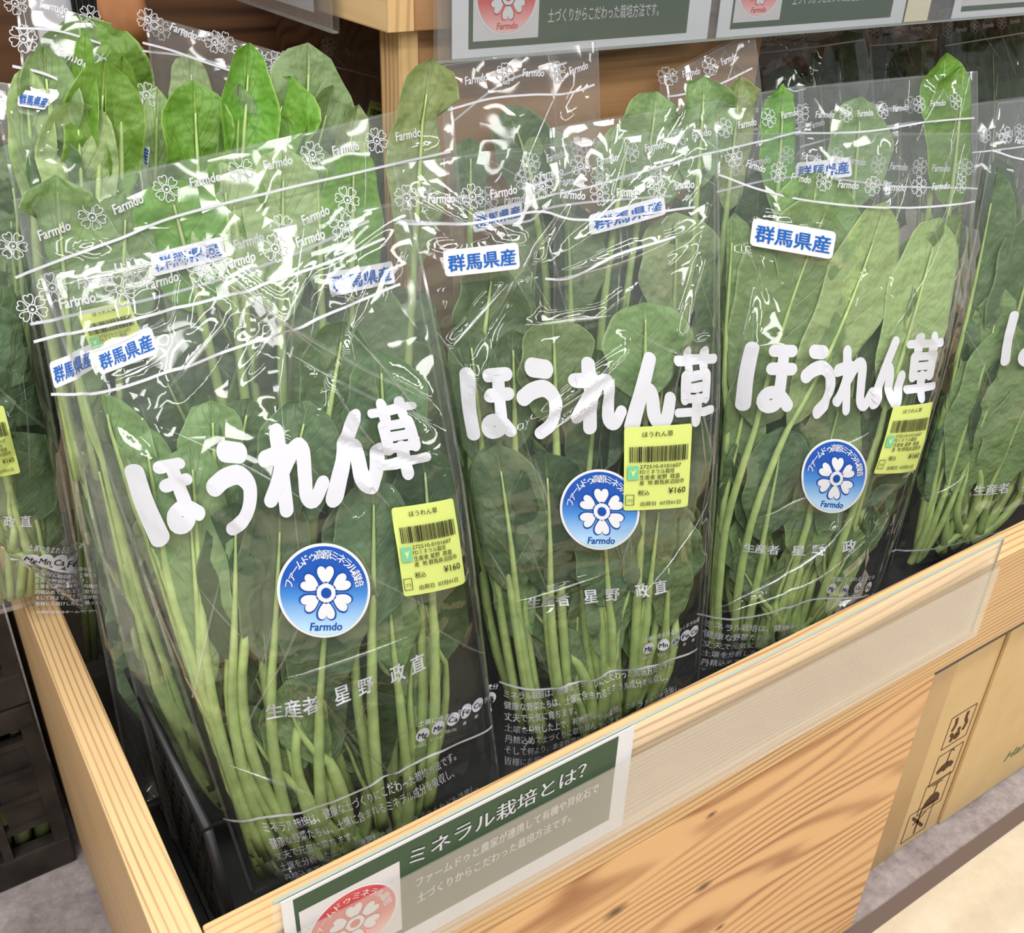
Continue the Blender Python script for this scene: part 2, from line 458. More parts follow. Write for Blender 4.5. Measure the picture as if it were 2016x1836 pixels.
def petal(k=1.0, n=18):
    """heart-tipped petal pointing up from the origin, length about 1"""
    half = spline([(0.0, 0.30), (0.17, 0.46), (0.31, 0.72), (0.29, 0.93), (0.17, 1.0), (0.05, 0.95), (0.0, 0.86)], 4)
    P = np.vstack([half, (half * [-1, 1])[::-1][1:-1]])
    c = np.array([0, 0.68]); return (P - c) * [k, (k - 1) * 0.75 + 1] + c


def flower(layer=2, blue=0, white=1, plain_centre=True):
    a = Art()
    for i in range(6):
        q = -i * math.pi / 3; R = np.array([[math.cos(q), -math.sin(q)], [math.sin(q), math.cos(q)]])
        a.fan(petal(1.22) @ R.T, layer, blue, R @ [0, 0.68]); a.fan(petal(1.0) @ R.T, layer + 1, white, R @ [0, 0.68])
    a.disc(0, 0, 0.42, 0.42, layer + 1, blue, 24, 2); a.disc(0, 0, 0.36, 0.36, layer + 2, white, 24, 2)
    a.disc(0, 0, 0.20, 0.20, layer + 3, blue, 20, 2)
    return a


def flower_outline():
    a = Art()
    for i in range(6):
        q = -i * math.pi / 3; R = np.array([[math.cos(q), -math.sin(q)], [math.sin(q), math.cos(q)]])
        a.ring(petal(1.05)[::2] @ R.T, 0.07)
    a.ring([(0.30 * math.cos(t), 0.30 * math.sin(t)) for t in np.arange(12) * math.pi / 6], 0.09)
    a.disc(0, -0.05, 0.12, 0.10, 0, 0, 10, 1)
    return a


FLOWER_OUT = flower_outline()


def arc_text(a, body, r, a0, a1, h, layer, mi, bold):
    for i, ch in enumerate(body):
        t = a0 + (a1 - a0) * i / (len(body) - 1)
        v, f = text2d(ch, 0.0, 0.0)
        if not len(v): continue
        w_ = 0.5 * (v[:, 0].max() + v[:, 0].min()); v = (v - [w_, 0.38]) * h
        q = t - math.pi / 2; R = np.array([[math.cos(q), -math.sin(q)], [math.sin(q), math.cos(q)]])
        for k_, dx in enumerate((-bold, bold)): a.add((v + [dx * h, 0]) @ R.T + r * np.array([math.cos(t), math.sin(t)]), f, layer + .2 * k_, mi)


def emblem(words, a0=168, a1=12, petals=(0, 1)):
    """slots: 0 ink, 1 white, 2 disc"""
    a = Art()
    a.disc(0, 0, 1, 1, 0, 1, 72, 20); a.disc(0, 0, 0.94, 0.94, 1, 2, 72, 20)
    arc_text(a, words, 0.77, math.radians(a0), math.radians(a1), 0.215, 2, 1, 0.02)
    fl = flower(2)
    a.put(fl, lambda v: v * 0.56 + [0.03, -0.04])
    a.text('Farmdo', -0.32, 0.36, -0.84, 0.24, 2, 0, 0.02, 0.15)
    return a


GLYPH = {
    'ほ': ([[(.07, .92), (.07, .5), (.13, .07)], [(.50, .90), (.91, .90)], [(.50, .63), (.93, .63)],
           [(.72, .90), (.72, .60), (.72, .34)], [(.72, .36), (.70, .14), (.56, .075), (.44, .13), (.46, .25), (.60, .285), (.76, .23), (.92, .10)]], .094),
    'う': ([[(.36, .93), (.66, .91)], [(.12, .58), (.34, .66), (.62, .68), (.84, .55), (.84, .34), (.70, .16), (.46, .05)]], .108),
    'れ': ([[(.30, .94), (.30, .05)], [(.07, .70), (.28, .72), (.38, .72)], [(.38, .72), (.22, .42), (.07, .22)],
           [(.10, .26), (.30, .50), (.52, .72), (.66, .70), (.66, .40), (.66, .16), (.78, .08), (.94, .26)]], .096),
    'ん': ([[(.55, .95), (.34, .55), (.08, .05)], [(.08, .05), (.26, .38), (.42, .50), (.52, .40), (.54, .16), (.66, .06), (.82, .12), (.95, .36)]], .098),
    '草': ([[(.05, .86), (.95, .86)], [(.30, .95), (.30, .76), 1.3], [(.70, .95), (.70, .76), 1.3], [(.20, .665), (.80, .665)], [(.23, .66), (.23, .36), 1.35],
           [(.77, .66), (.77, .36), 1.35], [(.22, .515), (.78, .515)], [(.20, .365), (.80, .365)], [(.05, .175), (.95, .175)], [(.50, .36), (.50, .04), 1.4]], .063),
}


def glyph(ch, asp):
    st, r = GLYPH[ch]; a = Art()
    for i, p in enumerate(st):
        k = 1.0
        if not isinstance(p[-1], tuple): k, p = p[-1], p[:-1]
        a.stroke(p, r * k, i * 0.12, 0, smooth=len(p) > 2, asp=asp)
    return a


def homography(src, dst):
    A = []; b = []
    for (x, y), (X, Y) in zip(src, dst):
        A.append([x, y, 1, 0, 0, 0, -X * x, -X * y]); b.append(X)
        A.append([0, 0, 0, x, y, 1, -Y * x, -Y * y]); b.append(Y)
    h = np.linalg.solve(np.array(A, float), np.array(b, float)); return np.append(h, 1).reshape(3, 3)


def hmap(H, p):
    p = np.atleast_2d(np.asarray(p, float)); q = np.c_[p, np.ones(len(p))] @ H.T
    return q[:, :2] / q[:, 2:3]


# ------------------------------------------------------------------ bags
class Bag:
    PROF = ([0, .03, .12, .3, .5, .7, .85, 1.0], [.12, .45, .8, 1., 1., .7, .38, .16])

    def __init__(s, corners, y0, lean=10, yaw=8, bulge=.017, back=.02, seed=0, name='spinach_bag', label='', group=None, cat='spinach bag', crease=1.0, film='film', folds=(), flats=(), zf=-.099):
        """corners: where top-left, top-right, bottom-right, bottom-left stand in the photo; y0: depth of its foot."""
        s.rng = np.random.default_rng(seed); s.seed = seed; s.bulge = bulge; s.bend = back; s.filmm = film
        L, Yw = math.radians(lean), math.radians(yaw)
        tl, tr, br, bl = corners
        foot = at_y((bl[0] + br[0]) / 2, (bl[1] + br[1]) / 2, y0)
        s.n = np.array([-math.sin(Yw) * math.cos(L), -math.cos(Yw) * math.cos(L), math.sin(L)])
        s.ex = np.array([math.cos(Yw), -math.sin(Yw), 0.0]); s.ez = np.cross(s.n, s.ex); s.o = foot
        q = []
        for (x, y), v in ((bl, 0), (br, 0), (tr, 1), (tl, 1)):
            p = on_plane(x, y, s.n, s.o - s.n * s.bend * (1 if v else 0))
            q.append(((p - s.o) @ s.ex, (p - s.o) @ s.ez))
        if zf is not None:
            bz = (RT + zf - s.o[2]) / s.ez[2]
            for i_, j_ in ((0, 3), (1, 2)):
                k_ = (bz - q[i_][1]) / (q[j_][1] - q[i_][1]); q[i_] = (q[i_][0] + (q[j_][0] - q[i_][0]) * k_ * .35, bz)
        s.H = homography([(0, 0), (1, 0), (1, 1), (0, 1)], q); s.Hi = np.linalg.inv(s.H)
        s.W = q[1][0] - q[0][0]; s.Wt = q[2][0] - q[3][0]; s.Ht = 0.5 * (q[2][1] + q[3][1]) - 0.5 * (q[0][1] + q[1][1]); b0 = 0.5 * (q[0][1] + q[1][1])
        r = s.rng; n = int(46 * crease)
        s.cr = np.c_[r.uniform(-.12, .12, n), r.uniform(b0, b0 + s.Ht, n), r.uniform(0, math.pi, n), r.uniform(.0006, .0026, n) * r.choice([-1, 1], n), r.uniform(.0035, .009, n), r.uniform(.012, .06, n)] if n else np.zeros((0, 6))
        s.ridges = []
        for p_, q_ in folds:
            h_ = s.hit([p_, q_]); dl = h_[1] - h_[0]; L_ = np.linalg.norm(dl)
            s.ridges.append((h_[0], h_[1], r.uniform(.0006, .0013)))
            s.cr = np.vstack([s.cr, [*(h_.mean(0)), math.atan2(dl[1], dl[0]), r.uniform(.0022, .0036) * r.choice([-1, 1], p=[.3, .7]), r.uniform(.0042, .0075), L_ * .62]])
        for _ in range(int(13 * crease)):
            u_, v_ = r.uniform(.08, .92), r.uniform(.35, .98); a_ = r.normal(0, .55); l_ = r.uniform(.012, .05)
            c_ = hmap(s.H, (u_, v_))[0]; d_ = np.array([math.sin(a_), math.cos(a_)]) * l_
            s.ridges.append((c_ - d_, c_ + d_, r.uniform(.0003, .0008)))
        s.flat = [s.hit(q_) for q_ in flats]
        s.flat = [(f_.mean(0), np.linalg.norm(f_[1] - f_[0]) / 2, np.linalg.norm(f_[0] - f_[3]) / 2, math.atan2(*(f_[1] - f_[0])[::-1])) for f_ in s.flat]
        s.wv = [(r.uniform(8, 45), r.uniform(4, 22), r.uniform(0, 6.3), r.uniform(.0006, .0018)) for _ in range(5)]
        s.root = empty(name, foot + s.ez * b0, label, cat, group)

    def thick(s, u, v):
        return s.bulge * np.interp(np.clip(v, 0, 1), *s.PROF) * np.power(np.clip(1 - (2 * np.clip(u, 0, 1) - 1) ** 2, 0, 1), .42)

    def lean_back(s, v):
        v = np.clip(v, 0, 1.5)
        return s.bend * np.where(v > .5, ((v - .5) / .5) ** 2, 0.0)

    def wrinkle(s, a, b):
        h = np.zeros_like(a)
        for ca, cb, th, am, wd, ln in s.cr:
            da, db = a - ca, b - cb
            t = da * math.cos(th) + db * math.sin(th); q = -da * math.sin(th) + db * math.cos(th)
            h += am * np.maximum(0, 1 - np.abs(q) / wd) * np.exp(-(t / ln) ** 2 * 1.4)
        for ka, kb, ph, am in s.wv:
            h += am * np.sin(ka * a + kb * b + ph)
        for c_, wx, wy, th in s.flat:
            da, db = a - c_[0], b - c_[1]
            q = np.maximum(np.abs(da * math.cos(th) + db * math.sin(th)) / wx, np.abs(-da * math.sin(th) + db * math.cos(th)) / wy)
            h = h * np.clip((q - 1.02) * 2.2, 0.06, 1)
        return h

    def pos(s, ab, side=1, eps=0.0, d=None):
        ab = np.atleast_2d(ab); uv = hmap(s.Hi, ab); u, v = uv[:, 0], uv[:, 1]
        if d is None:
            edge = np.clip(np.minimum(np.minimum(u, 1 - u), v + .02) * 9, 0, 1)
            wr = s.wrinkle(ab[:, 0], ab[:, 1] + (0 if side > 0 else .31))
            d = side * (s.thick(u, v) + wr * edge * (1 if side > 0 else .8) + .0007) + side * eps
        return s.o + ab[:, :1] * s.ex + ab[:, 1:] * s.ez + ((d - s.lean_back(v))[:, None]) * s.n

    def hit(s, px, smooth=True):
        """photo pixel -> (a, b) on the bag's front skin"""
        px = np.atleast_2d(np.asarray(px, float)); out = []
        for x, y in px:
            off = 0.0
            for _ in range(6):
                p = on_plane(x, y, s.n, s.o + s.n * off); ab = np.array([(p - s.o) @ s.ex, (p - s.o) @ s.ez])
                u, v = hmap(s.Hi, ab)[0]
                off = 0.5 * off + 0.5 * float(s.thick(u, v) - s.lean_back(v))
            out.append(ab)
        return np.array(out)

    def film(s, nu=56, nv=96):
        V = []; F = []; UV = []; mi = []
        for side in (1, -1):
            U, Vv = np.meshgrid(np.linspace(0, 1, nu + 1), np.linspace(0, 1, nv + 1))
            ab = hmap(s.H, np.c_[U.ravel(), Vv.ravel()])
            p = s.pos(ab, side); k = len(V); V += p.tolist(); UV += (ab * 10 + (0 if side > 0 else 7.3)).tolist()
            for j in range(nv):
                for i in range(nu):
                    a = k + j * (nu + 1) + i; q = (a, a + 1, a + nu + 2, a + nu + 1)
                    F.append(q if side > 0 else q[::-1]); mi.append(0)
        # heat-sealed sides and foot, cut top edges: narrow flat ribbons
        def rib(line, wd, side, dirv):
            ab = hmap(s.H, line); k = len(V)
            q1 = s.pos(ab, side) if side else s.pos(ab, d=np.zeros(len(ab)))
            q2 = q1 + dirv * wd
            V.extend(q1.tolist()); V.extend(q2.tolist()); UV.extend((ab * 10).tolist() * 2); n = len(line)
            for i in range(n - 1): F.append((k + i, k + i + 1, k + n + i + 1, k + n + i)); mi.append(1)
        t = np.linspace(0, 1, nv + 1); z = np.zeros_like(t)
        rib(np.c_[z, t], .0014, 0, -s.ex); rib(np.c_[z + 1, t], .0014, 0, s.ex); rib(np.c_[t, z], .003, 0, -s.ez)
        rib(np.c_[t, z + 1], .0007, 1, -s.ez); rib(np.c_[t, z + 1], .0007, -1, -s.ez)
        for p0, p1, rad in s.ridges:
            n_ = 14; tt = np.linspace(0, 1, n_ + 1); dl = p1 - p0; pp_ = np.array([-dl[1], dl[0]]) / (np.linalg.norm(dl) + 1e-9)
            line = p0 + tt[:, None] * dl + pp_ * (np.sin(tt * 3.1) * .03 * np.linalg.norm(dl) * math.sin(rad * 9e4))[:, None]
            u_ = hmap(s.Hi, line); keep = (u_[:, 0] > .01) & (u_[:, 0] < .99) & (u_[:, 1] < .995) & (u_[:, 1] > .01)
            line, tt = line[keep], tt[keep]
            if len(line) < 4: continue
            k = len(V); m_ = 5
            for j in range(m_ + 1):
                ph = math.pi * j / m_; rr_ = rad * (.15 + .85 * np.sin(tt * math.pi))
                q = s.pos(line + pp_ * (rr_ * math.cos(ph))[:, None], 1, .00025) + s.n * (rr_ * .8 * math.sin(ph))[:, None]
                V.extend(q.tolist()); UV.extend((line * 10).tolist())
            n_ = len(line)
            for j in range(m_):
                for i in range(n_ - 1): a = k + j * n_ + i; F.append((a, a + n_, a + n_ + 1, a + 1)); mi.append(2)
        return link_mesh('film', V, F, [M[s.filmm], M['seam'], M['fold']], s.root, True, UV, mi)

    def art(s, name, a, H, mats, parent=None, side=1, eps=.0007, lay=.00016, label=None):
        """lay 2-D artwork on the skin; H takes artwork units to (a, b)"""
        ab = hmap(H, np.asarray(a.v)); p = s.pos(ab, side, eps + np.asarray(a.l) * lay)
        o = link_mesh(name, p, a.f, [M[m] for m in mats], parent or s.root, False, a.uv, a.m)
        if label: o['label'] = label
        return o

    def quad(s, px, src):
        return homography(src, s.hit(px))


UNIT = [(0, 1), (1, 1), (1, 0), (0, 0)]


def header(b, line, flowers=True, side=1, up=None, period=.0175, start=.008, size=.0057, name='printed_border', shift=0.0, word=True):
    """white rule across the bag's mouth with small flowers and wordmarks above it"""
    P = b.hit(line); P = spline(P, 12) if len(P) > 2 else P
    P = P + [0, shift]
    a = Art(); a.stroke(P, .0006, 0, 0, smooth=False, step=.003, nw=1, caps=False)
    if flowers:
        L = np.r_[0, np.cumsum(np.linalg.norm(np.diff(P, axis=0), axis=1))]
        q = start; i = 0
        while q < L[-1] - .004:
            c = np.array([np.interp(q, L, P[:, 0]), np.interp(q, L, P[:, 1])])
            c2 = np.array([np.interp(q + .004, L, P[:, 0]), np.interp(q + .004, L, P[:, 1])])
            t = c2 - c; t /= np.linalg.norm(t) + 1e-9; R = np.array([[t[0], -t[1]], [t[1], t[0]]])
            off = R @ [0, .0125]
            if i % 2 == 0: a.put(FLOWER_OUT, lambda v: (v * size) @ R.T + c + off)
            elif word:
                w_ = Art(); w_.text('Farmdo', -.0072, .0072, -.0025, .0062, 0, 0, .02, .2)
                a.put(w_, lambda v: v @ R.T + c + off)
            q += period; i += 1
    return b.art(name, a, np.eye(3), ['white_ink'], None, side, .0006)


def origin_label(b, px, side=1):
    asp = 3.0; a = Art(); a.rect(0, 0, asp, 1, 0, 0, 30, 12, .16)
    H = b.quad(px, [(0, 1), (asp, 1), (asp, 0), (0, 0)])
    o = b.art('origin_label', a, H, ['white_paper'], None, side, .0007 if side > 0 else .0009, label='white label with blue characters')
    t = Art(); t.text('群馬県産', .16, asp - .16, .24, .66, 2, 0, .022, 0)
    b.art('lettering', t, H, ['blue_ink'], o, side, .0007 if side > 0 else .0002)
    return o


def title(b, boxes):
    """boxes: per character (top-left, top-right, bottom-right, bottom-left) in the photo"""
    A = Art()
    for ch, q in zip('ほうれん草', boxes):
        if q is None: continue
        h = b.hit(q); wd = np.linalg.norm(h[1] - h[0]); ht = np.linalg.norm(h[0] - h[3])
        H = homography(UNIT, h)
        A.put(glyph(ch, max(.8, min(1.5, ht / wd * .98))), lambda v: hmap(H, v))
    return b.art('printed_title', A, np.eye(3), ['white_ink'], eps=.0011)


def line_boxes(spans, topl, topr, botl, botr):
    """character boxes along a title whose top runs topl-topr and foot runs botl-botr"""
    x0, x1 = topl[0], topr[0]; X0, X1 = botl[0], botr[0]; out = []
    for a, c in spans:
        p = lambda q, A, B: (A[0] + (B[0] - A[0]) * q, A[1] + (B[1] - A[1]) * q)
        out.append((p(a, topl, topr), p(c, topl, topr), p(c, botl, botr), p(a, botl, botr)))
    return out


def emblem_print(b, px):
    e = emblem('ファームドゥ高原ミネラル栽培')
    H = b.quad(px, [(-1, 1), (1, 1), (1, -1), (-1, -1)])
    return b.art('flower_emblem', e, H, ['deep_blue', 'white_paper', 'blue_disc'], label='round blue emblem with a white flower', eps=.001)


def price_sticker(b, px, cut=False):
    H = b.quad(px, [(0, 1.2), (1, 1.2), (1, 0), (0, 0)])
    a = Art(); a.rect(0, 0, 1, 1.2, 0, 0, 30, 36, .04)
    o = b.art('price_sticker', a, H, ['label_yellow'], eps=.0022, label='lime yellow price sticker')
    c = Art(); r = random.Random(5); x = .07
    while x < .94:
        wd = r.choice([.008, .008, .014, .02]); c.rect(x, .71, min(x + wd, .95), .93, 1, 0, 1, 2); x += wd + r.choice([.007, .01, .014])
    b.art('barcode', c, H, ['black_ink'], o, eps=.0029)
    t = Art()
    for body, x0, x1, y, h in (('ほうれん草', .25, .70, 1.065, .085), ('272510-0101607', .22, .84, .62, .075), ('FDミネラル栽培', .22, .74, .545, .075),
                               ('生産者 星野  政直', .22, .83, .465, .075), ('産  地 群馬県沼田市', .22, .9, .385, .075), ('税込', .2, .37, .235, .085),
                               ('¥160', .66, .93, .235, .125), ('出荷日  07月01日', .24, .86, .075, .07), ('プラ', .04, .12, .13, .06)):
        t.text(body, x0, x1, y, h, 1, 0, .006)
    t.ring([(.02, .09), (.14, .09), (.14, .24), (.02, .24)], .012, 1, 0)
    b.art('lettering', t, H, ['black_ink'], o, eps=.0029)
    g = Art(); g.rect(.04, .46, .2, .66, 1, 0, 2, 2); g.fan([(.12, .50), (.08, .61), (.12, .58)], 2, 1); g.fan([(.12, .50), (.17, .62), (.11, .58)], 2, 1)
    b.art('mint_square', g, H, ['label_green', 'label_yellow'], o, eps=.0029)
    return o


def producer(b, px, body='生産者 星野 政直'):
    a = Art(); n = len(body)
    a.text('生産者', 0, .30, .1, .82, 0, 0, .02)
    for ch, x in zip('星野政直', (.40, .55, .76, .90)):
        if ch in body: a.text(ch, x, x + .095, .1, .82, 0, 0, .02)
    return b.art('producer_name', a, b.quad(px, UNIT), ['white_ink'], eps=.0006)


def minerals(b, pts, r, textpx=None):
    """white element discs along pts with their names, and the line of text above"""
    names = ['Mg', 'Mn', 'Ca', 'Fe', 'Cu', 'B']; kana = ['マグネシウム', 'マンガン', 'カルシウム', '鉄', '銅', '']
    P = b.hit(pts); A = Art(); T = Art()
    d = P[-1] - P[0]; d /= np.linalg.norm(d); R = np.array([[d[0], -d[1]], [d[1], d[0]]])
    rr = r
    for p, nm, k in zip(P, names, kana):
        A.disc(p[0], p[1], rr, rr, 0, 0, 20, 2)
        t = Art(); t.text(nm, -rr * .68, rr * .68, -rr * .42, rr * 1.15, 2, 0, .01); T.put(t, lambda v: v @ R.T + p)
        if k:
            t = Art(); t.text(k, -rr * .9 * min(1, len(k) / 3), rr * .9 * min(1, len(k) / 3), -rr * 1.9, rr * .6, 0, 0, .01); A.put(t, lambda v: v @ R.T + p)
    t = Art(); L = np.linalg.norm(P[-1] - P[0]) + rr * 2
    full = '土壌に含まれる主なミネラル成分'; t.text(full[:max(4, int(len(full) * min(1, len(pts) / 6 + .12)))], -rr, L - rr, rr * 1.45, rr * .95, 0, 0, .012)
    A.put(t, lambda v: v @ R.T + P[0])
    o = b.art('mineral_print', A, np.eye(3), ['white_ink'], eps=.0006)
    b.art('element_symbols', T, np.eye(3), ['black_ink'], o, eps=.0006)


INFO = ['ミネラル栽培は、健康な土づくりにこだわった栽培方法です。', '健康な野菜たちは、土壌に含まれるミネラル成分を吸収し、', '丈夫で元気に育ちます。',
        '土壌を分析した上で、有機肥料や微生物、ミネラルなどを活用し、', '丹精込めて土づくりに取り組んでいます。', 'そして何より、本来野菜が持つ味覚を', '皆様にお届けしたいと願っています。', 'の最新情報はホームページへ']


def info(b, px, line, cutat=31):
    a = Art()
    for i, s_ in enumerate(INFO):
        k = len(s_); a.text(s_, 0, k / 29.5, 1 - (i + 1) * .125 - (.05 if i == 7 else 0), .098 if i < 7 else .07, 0, 0, .012)
    b.art('growing_text', a, b.quad(px, UNIT), ['white_ink'], eps=.0006)
    if line:
        P = spline(b.hit(line), 10); A = Art(); A.stroke(P, .0007, 0, 0, smooth=False, step=.004, nw=1, caps=False)
        b.art('printed_rule', A, np.eye(3), ['white_ink'], eps=.0006)


# ------------------------------------------------------------------ leaves
def leaf(b, tip, base, root, W, f, mat, roll=0.0, bend=0.0, cup=.28, ruf=.2, fold=0.0, nl=16, nw=10, sr=.0033, flip=1, name='leaf', clampd=True, frill=0.0, crum=.0011):
    """One spinach leaf: blade from base to tip (bag coordinates, metres), stalk from root up into the midrib."""
    r = b.rng; tip, base, root = (np.asarray(q, float) for q in (tip, base, root))
    ax = tip - base; Ln = np.linalg.norm(ax); ax /= Ln; pp = np.array([ax[1], -ax[0]])
    ctl = (tip + base) / 2 + pp * bend * Ln
    t = np.linspace(0, 1, nl + 1)
    sp = (1 - t)[:, None] ** 2 * base + 2 * (t * (1 - t))[:, None] * ctl + t[:, None] ** 2 * tip
    T = np.gradient(sp, axis=0); T /= np.linalg.norm(T, axis=1)[:, None]; PP = np.c_[T[:, 1], -T[:, 0]]
    pr = np.power(np.clip(t, 0, 1), .62) * np.power(np.clip(1 - t, 0, 1), .46); pr /= pr.max(); pr = np.maximum(pr, .02)
    x = np.linspace(-1, 1, nw + 1)
    phs = r.uniform(0, 6.3, 4); asym = 1 + .18 * np.sin(t * 5 + phs[0])
    wl = W / 2 * pr * (1 + .06 * np.sin(t * 17 + phs[1])); wr_ = W / 2 * pr * asym * (1 + .06 * np.sin(t * 15 + phs[2]))
    TT, XX = np.meshgrid(t, x, indexing='ij')
    half = np.where(XX < 0, wl[:, None], wr_[:, None])
    lat = XX * half
    ab = sp[:, None, :] + PP[:, None, :] * (lat * math.cos(roll))[..., None]
    dz = lat * math.sin(roll) + flip * cup * half * XX ** 2 + ruf * half * np.abs(XX) ** 1.5 * np.sin(TT * r.uniform(9, 16) + XX * 2 + phs[3]) * .8
    if frill: dz = dz + frill * np.abs(XX) * np.sin(TT * 46 + XX * 5 + phs[0]) ; ab = ab + (frill * .6 * np.abs(XX) * np.sin(TT * 53 + phs[1]))[..., None] * T[:, None, :]
    for _ in range(4):
        dz = dz + crum * np.abs(XX) ** .5 * np.sin(r.uniform(-300, 300) * lat + r.uniform(60, 260) * TT * Ln + r.uniform(0, 6.3))
    dz = dz + fold * np.maximum(0, TT - .62) ** 2 * Ln * 3
    if fold: ab = ab - (abs(fold) * np.maximum(0, TT - .8) ** 2 * Ln * 4.0)[..., None] * ax
    ab2 = ab.reshape(-1, 2); dz = dz.ravel()
    uv = hmap(b.Hi, ab2); inside = uv[:, 1] < .99
    if clampd:
        uc = uv[:, 0].copy(); k = inside
        uc[k] = np.clip(uc[k], .035, .965); vc = np.maximum(uv[:, 1], .015)
        ab2 = hmap(b.H, np.c_[uc, vc])
    th = b.thick(np.where(inside, uv[:, 0], .5), np.minimum(uv[:, 1], .93))
    d = f * np.maximum(th, .004) + dz
    if clampd:
        b.count = getattr(b, 'count', 0) + 1
        lim_ = np.maximum(.3 * th, (.92 - .013 * (b.count % 17)) * th - .0016)
        d = np.where(inside, lim_ * np.tanh(d / lim_), d)
    V = b.pos(ab2, d=d)
    F = [(i * (nw + 1) + j, i * (nw + 1) + j + 1, (i + 1) * (nw + 1) + j + 1, (i + 1) * (nw + 1) + j) for i in range(nl) for j in range(nw)]
    if flip < 0: F = [q[::-1] for q in F]
    o = link_mesh(name, V, F, M[mat], b.root, True, np.c_[XX.ravel() * .5 + .5, TT.ravel()])
    if sr:
        ns = 10; q = np.linspace(0, 1, ns)
        kk = base - ax * np.linalg.norm(base - root) * .45
        st = ((1 - q) ** 2)[:, None] * root + (2 * q * (1 - q))[:, None] * kk + (q ** 2)[:, None] * base
        us = hmap(b.Hi, st); us[:, 0] = np.clip(us[:, 0], .05, .95); us[:, 1] = np.maximum(us[:, 1], .012); st = hmap(b.H, us)
        th_ = b.thick(us[:, 0], us[:, 1]); lim = np.maximum(0, .84 * th_ - sr - .0012)
        ds = np.clip(f * th_, -lim, lim)
        P1 = b.pos(st, d=ds)
        mid = V.reshape(nl + 1, nw + 1, 3)[:, nw // 2]
        P = np.vstack([P1[:-1], mid[:-3]])
        rad = np.r_[np.linspace(sr, sr * .72, ns - 1), np.linspace(sr * .6, .0005, nl - 2)]
        P = P + b.n * .0007; m = MB(); m.tube(P, rad, 7); m.build('stalk', M['stem'], o, True)
    return o


def fill(b, n, tipv=(.5, .86), lenr=(.26, .4), Wr=(.045, .07), mats=('leaf_deep', 'leaf_dark', 'leaf_mid', 'leaf_pale'), fr=(-.8, .35), rootu=(.22, .78), nl=11, nw=7, umin=.1, umax=.9, sr=(.0021, .0032), **kw):
    r = b.rng
    for i in range(n):
        tv = r.uniform(*tipv); tu = r.uniform(umin, umax); ln = r.uniform(*lenr)
        bu = np.clip(tu + r.uniform(-.12, .12) - (tu - .5) * .25, .1, .9); bv = max(.14, tv - ln)
        ru = np.clip(rootu[0] + (rootu[1] - rootu[0]) * (bu + r.uniform(-.2, .2)), .12, .88)
        tip, base, root = hmap(b.H, [(tu, tv), (bu, bv), (ru, .02)])
        f = fr[0] + (fr[1] - fr[0]) * (i + r.uniform(0, 1)) / n
        leaf(b, tip, base, root, r.uniform(*Wr), f, r.choice(mats), r.uniform(-.5, .5), r.uniform(-.15, .15), r.uniform(.05, .35), r.uniform(.06, .22),
             0.0, nl, nw, r.uniform(*sr), r.choice([-1, 1], p=[.35, .65]), **kw)


def leaf_px(b, tip, base, root, wpx, f, mat, **k):
    """same leaf, its ends given where they stand in the photo"""
    h = b.hit([tip, base, root])
    c = b.hit([((tip[0] + base[0]) / 2 - wpx / 2, (tip[1] + base[1]) / 2), ((tip[0] + base[0]) / 2 + wpx / 2, (tip[1] + base[1]) / 2)])
    return leaf(b, h[0], h[1], h[2], np.linalg.norm(c[1] - c[0]), f, mat, **k)

# ================================================================== the place
FAST_LEAVES = 1.0
# ------------------------------------------------------------------ floor and back wall
def floor_mat(name, c1, c2, c3, sc1, rough):
    t = NT(name); co = t.n('TexCoord').outputs['Object']
    a = t.n('TexNoise', Vector=co, Scale=sc1, Detail=6.0, Roughness=0.7)
    b = t.n('TexNoise', Vector=co, Scale=sc1 * 9, Detail=4.0, Roughness=0.8)
    k = t.math('MULTIPLY_ADD', b.outputs[0], 0.5, t.math('MULTIPLY', a.outputs[0], 0.6))
    c = t.ramp(k, [(0.38, c1), (0.52, c2), (0.66, c3)])
    bp = t.n('Bump', Height=b.outputs[0], Strength=0.08, Distance=0.002)
    return t.surf(t.n('BsdfPrincipled', Base_Color=c, Roughness=rough, Normal=bp.outputs[0]).outputs[0])


m_grey = floor_mat('worn_grey_concrete', srgb(104, 94, 94), srgb(146, 136, 136), srgb(174, 164, 162), 7, .6)
m_beige = floor_mat('beige_stone_tile', srgb(206, 190, 164), srgb(216, 201, 176), srgb(224, 211, 188), 3, .35)
YS = 0.252
s1 = at_z(1691, 1836, 0.0); YS = float(s1[1])
f = MB().box((-3, YS + .006, -.05), (4, 2.2, 0)).build('floor', m_grey); tag(f, kind='structure')
f = MB().box((-3, -4, -.05), (4, YS - .006, 0.001)).build('floor.001', m_beige); tag(f, kind='structure')
f = MB().box((-3, YS - .006, -.05), (4, YS + .006, 0.0025)).build('trim_1', plain('dark_joint_strip', srgb(112, 96, 88), .5, .3)); tag(f, kind='structure')
f = MB().box((-3, 1.75, 0), (4, 1.8, 2.9)).build('wall_back', plain('shop_wall', srgb(196, 190, 182), .8)); tag(f, kind='structure')

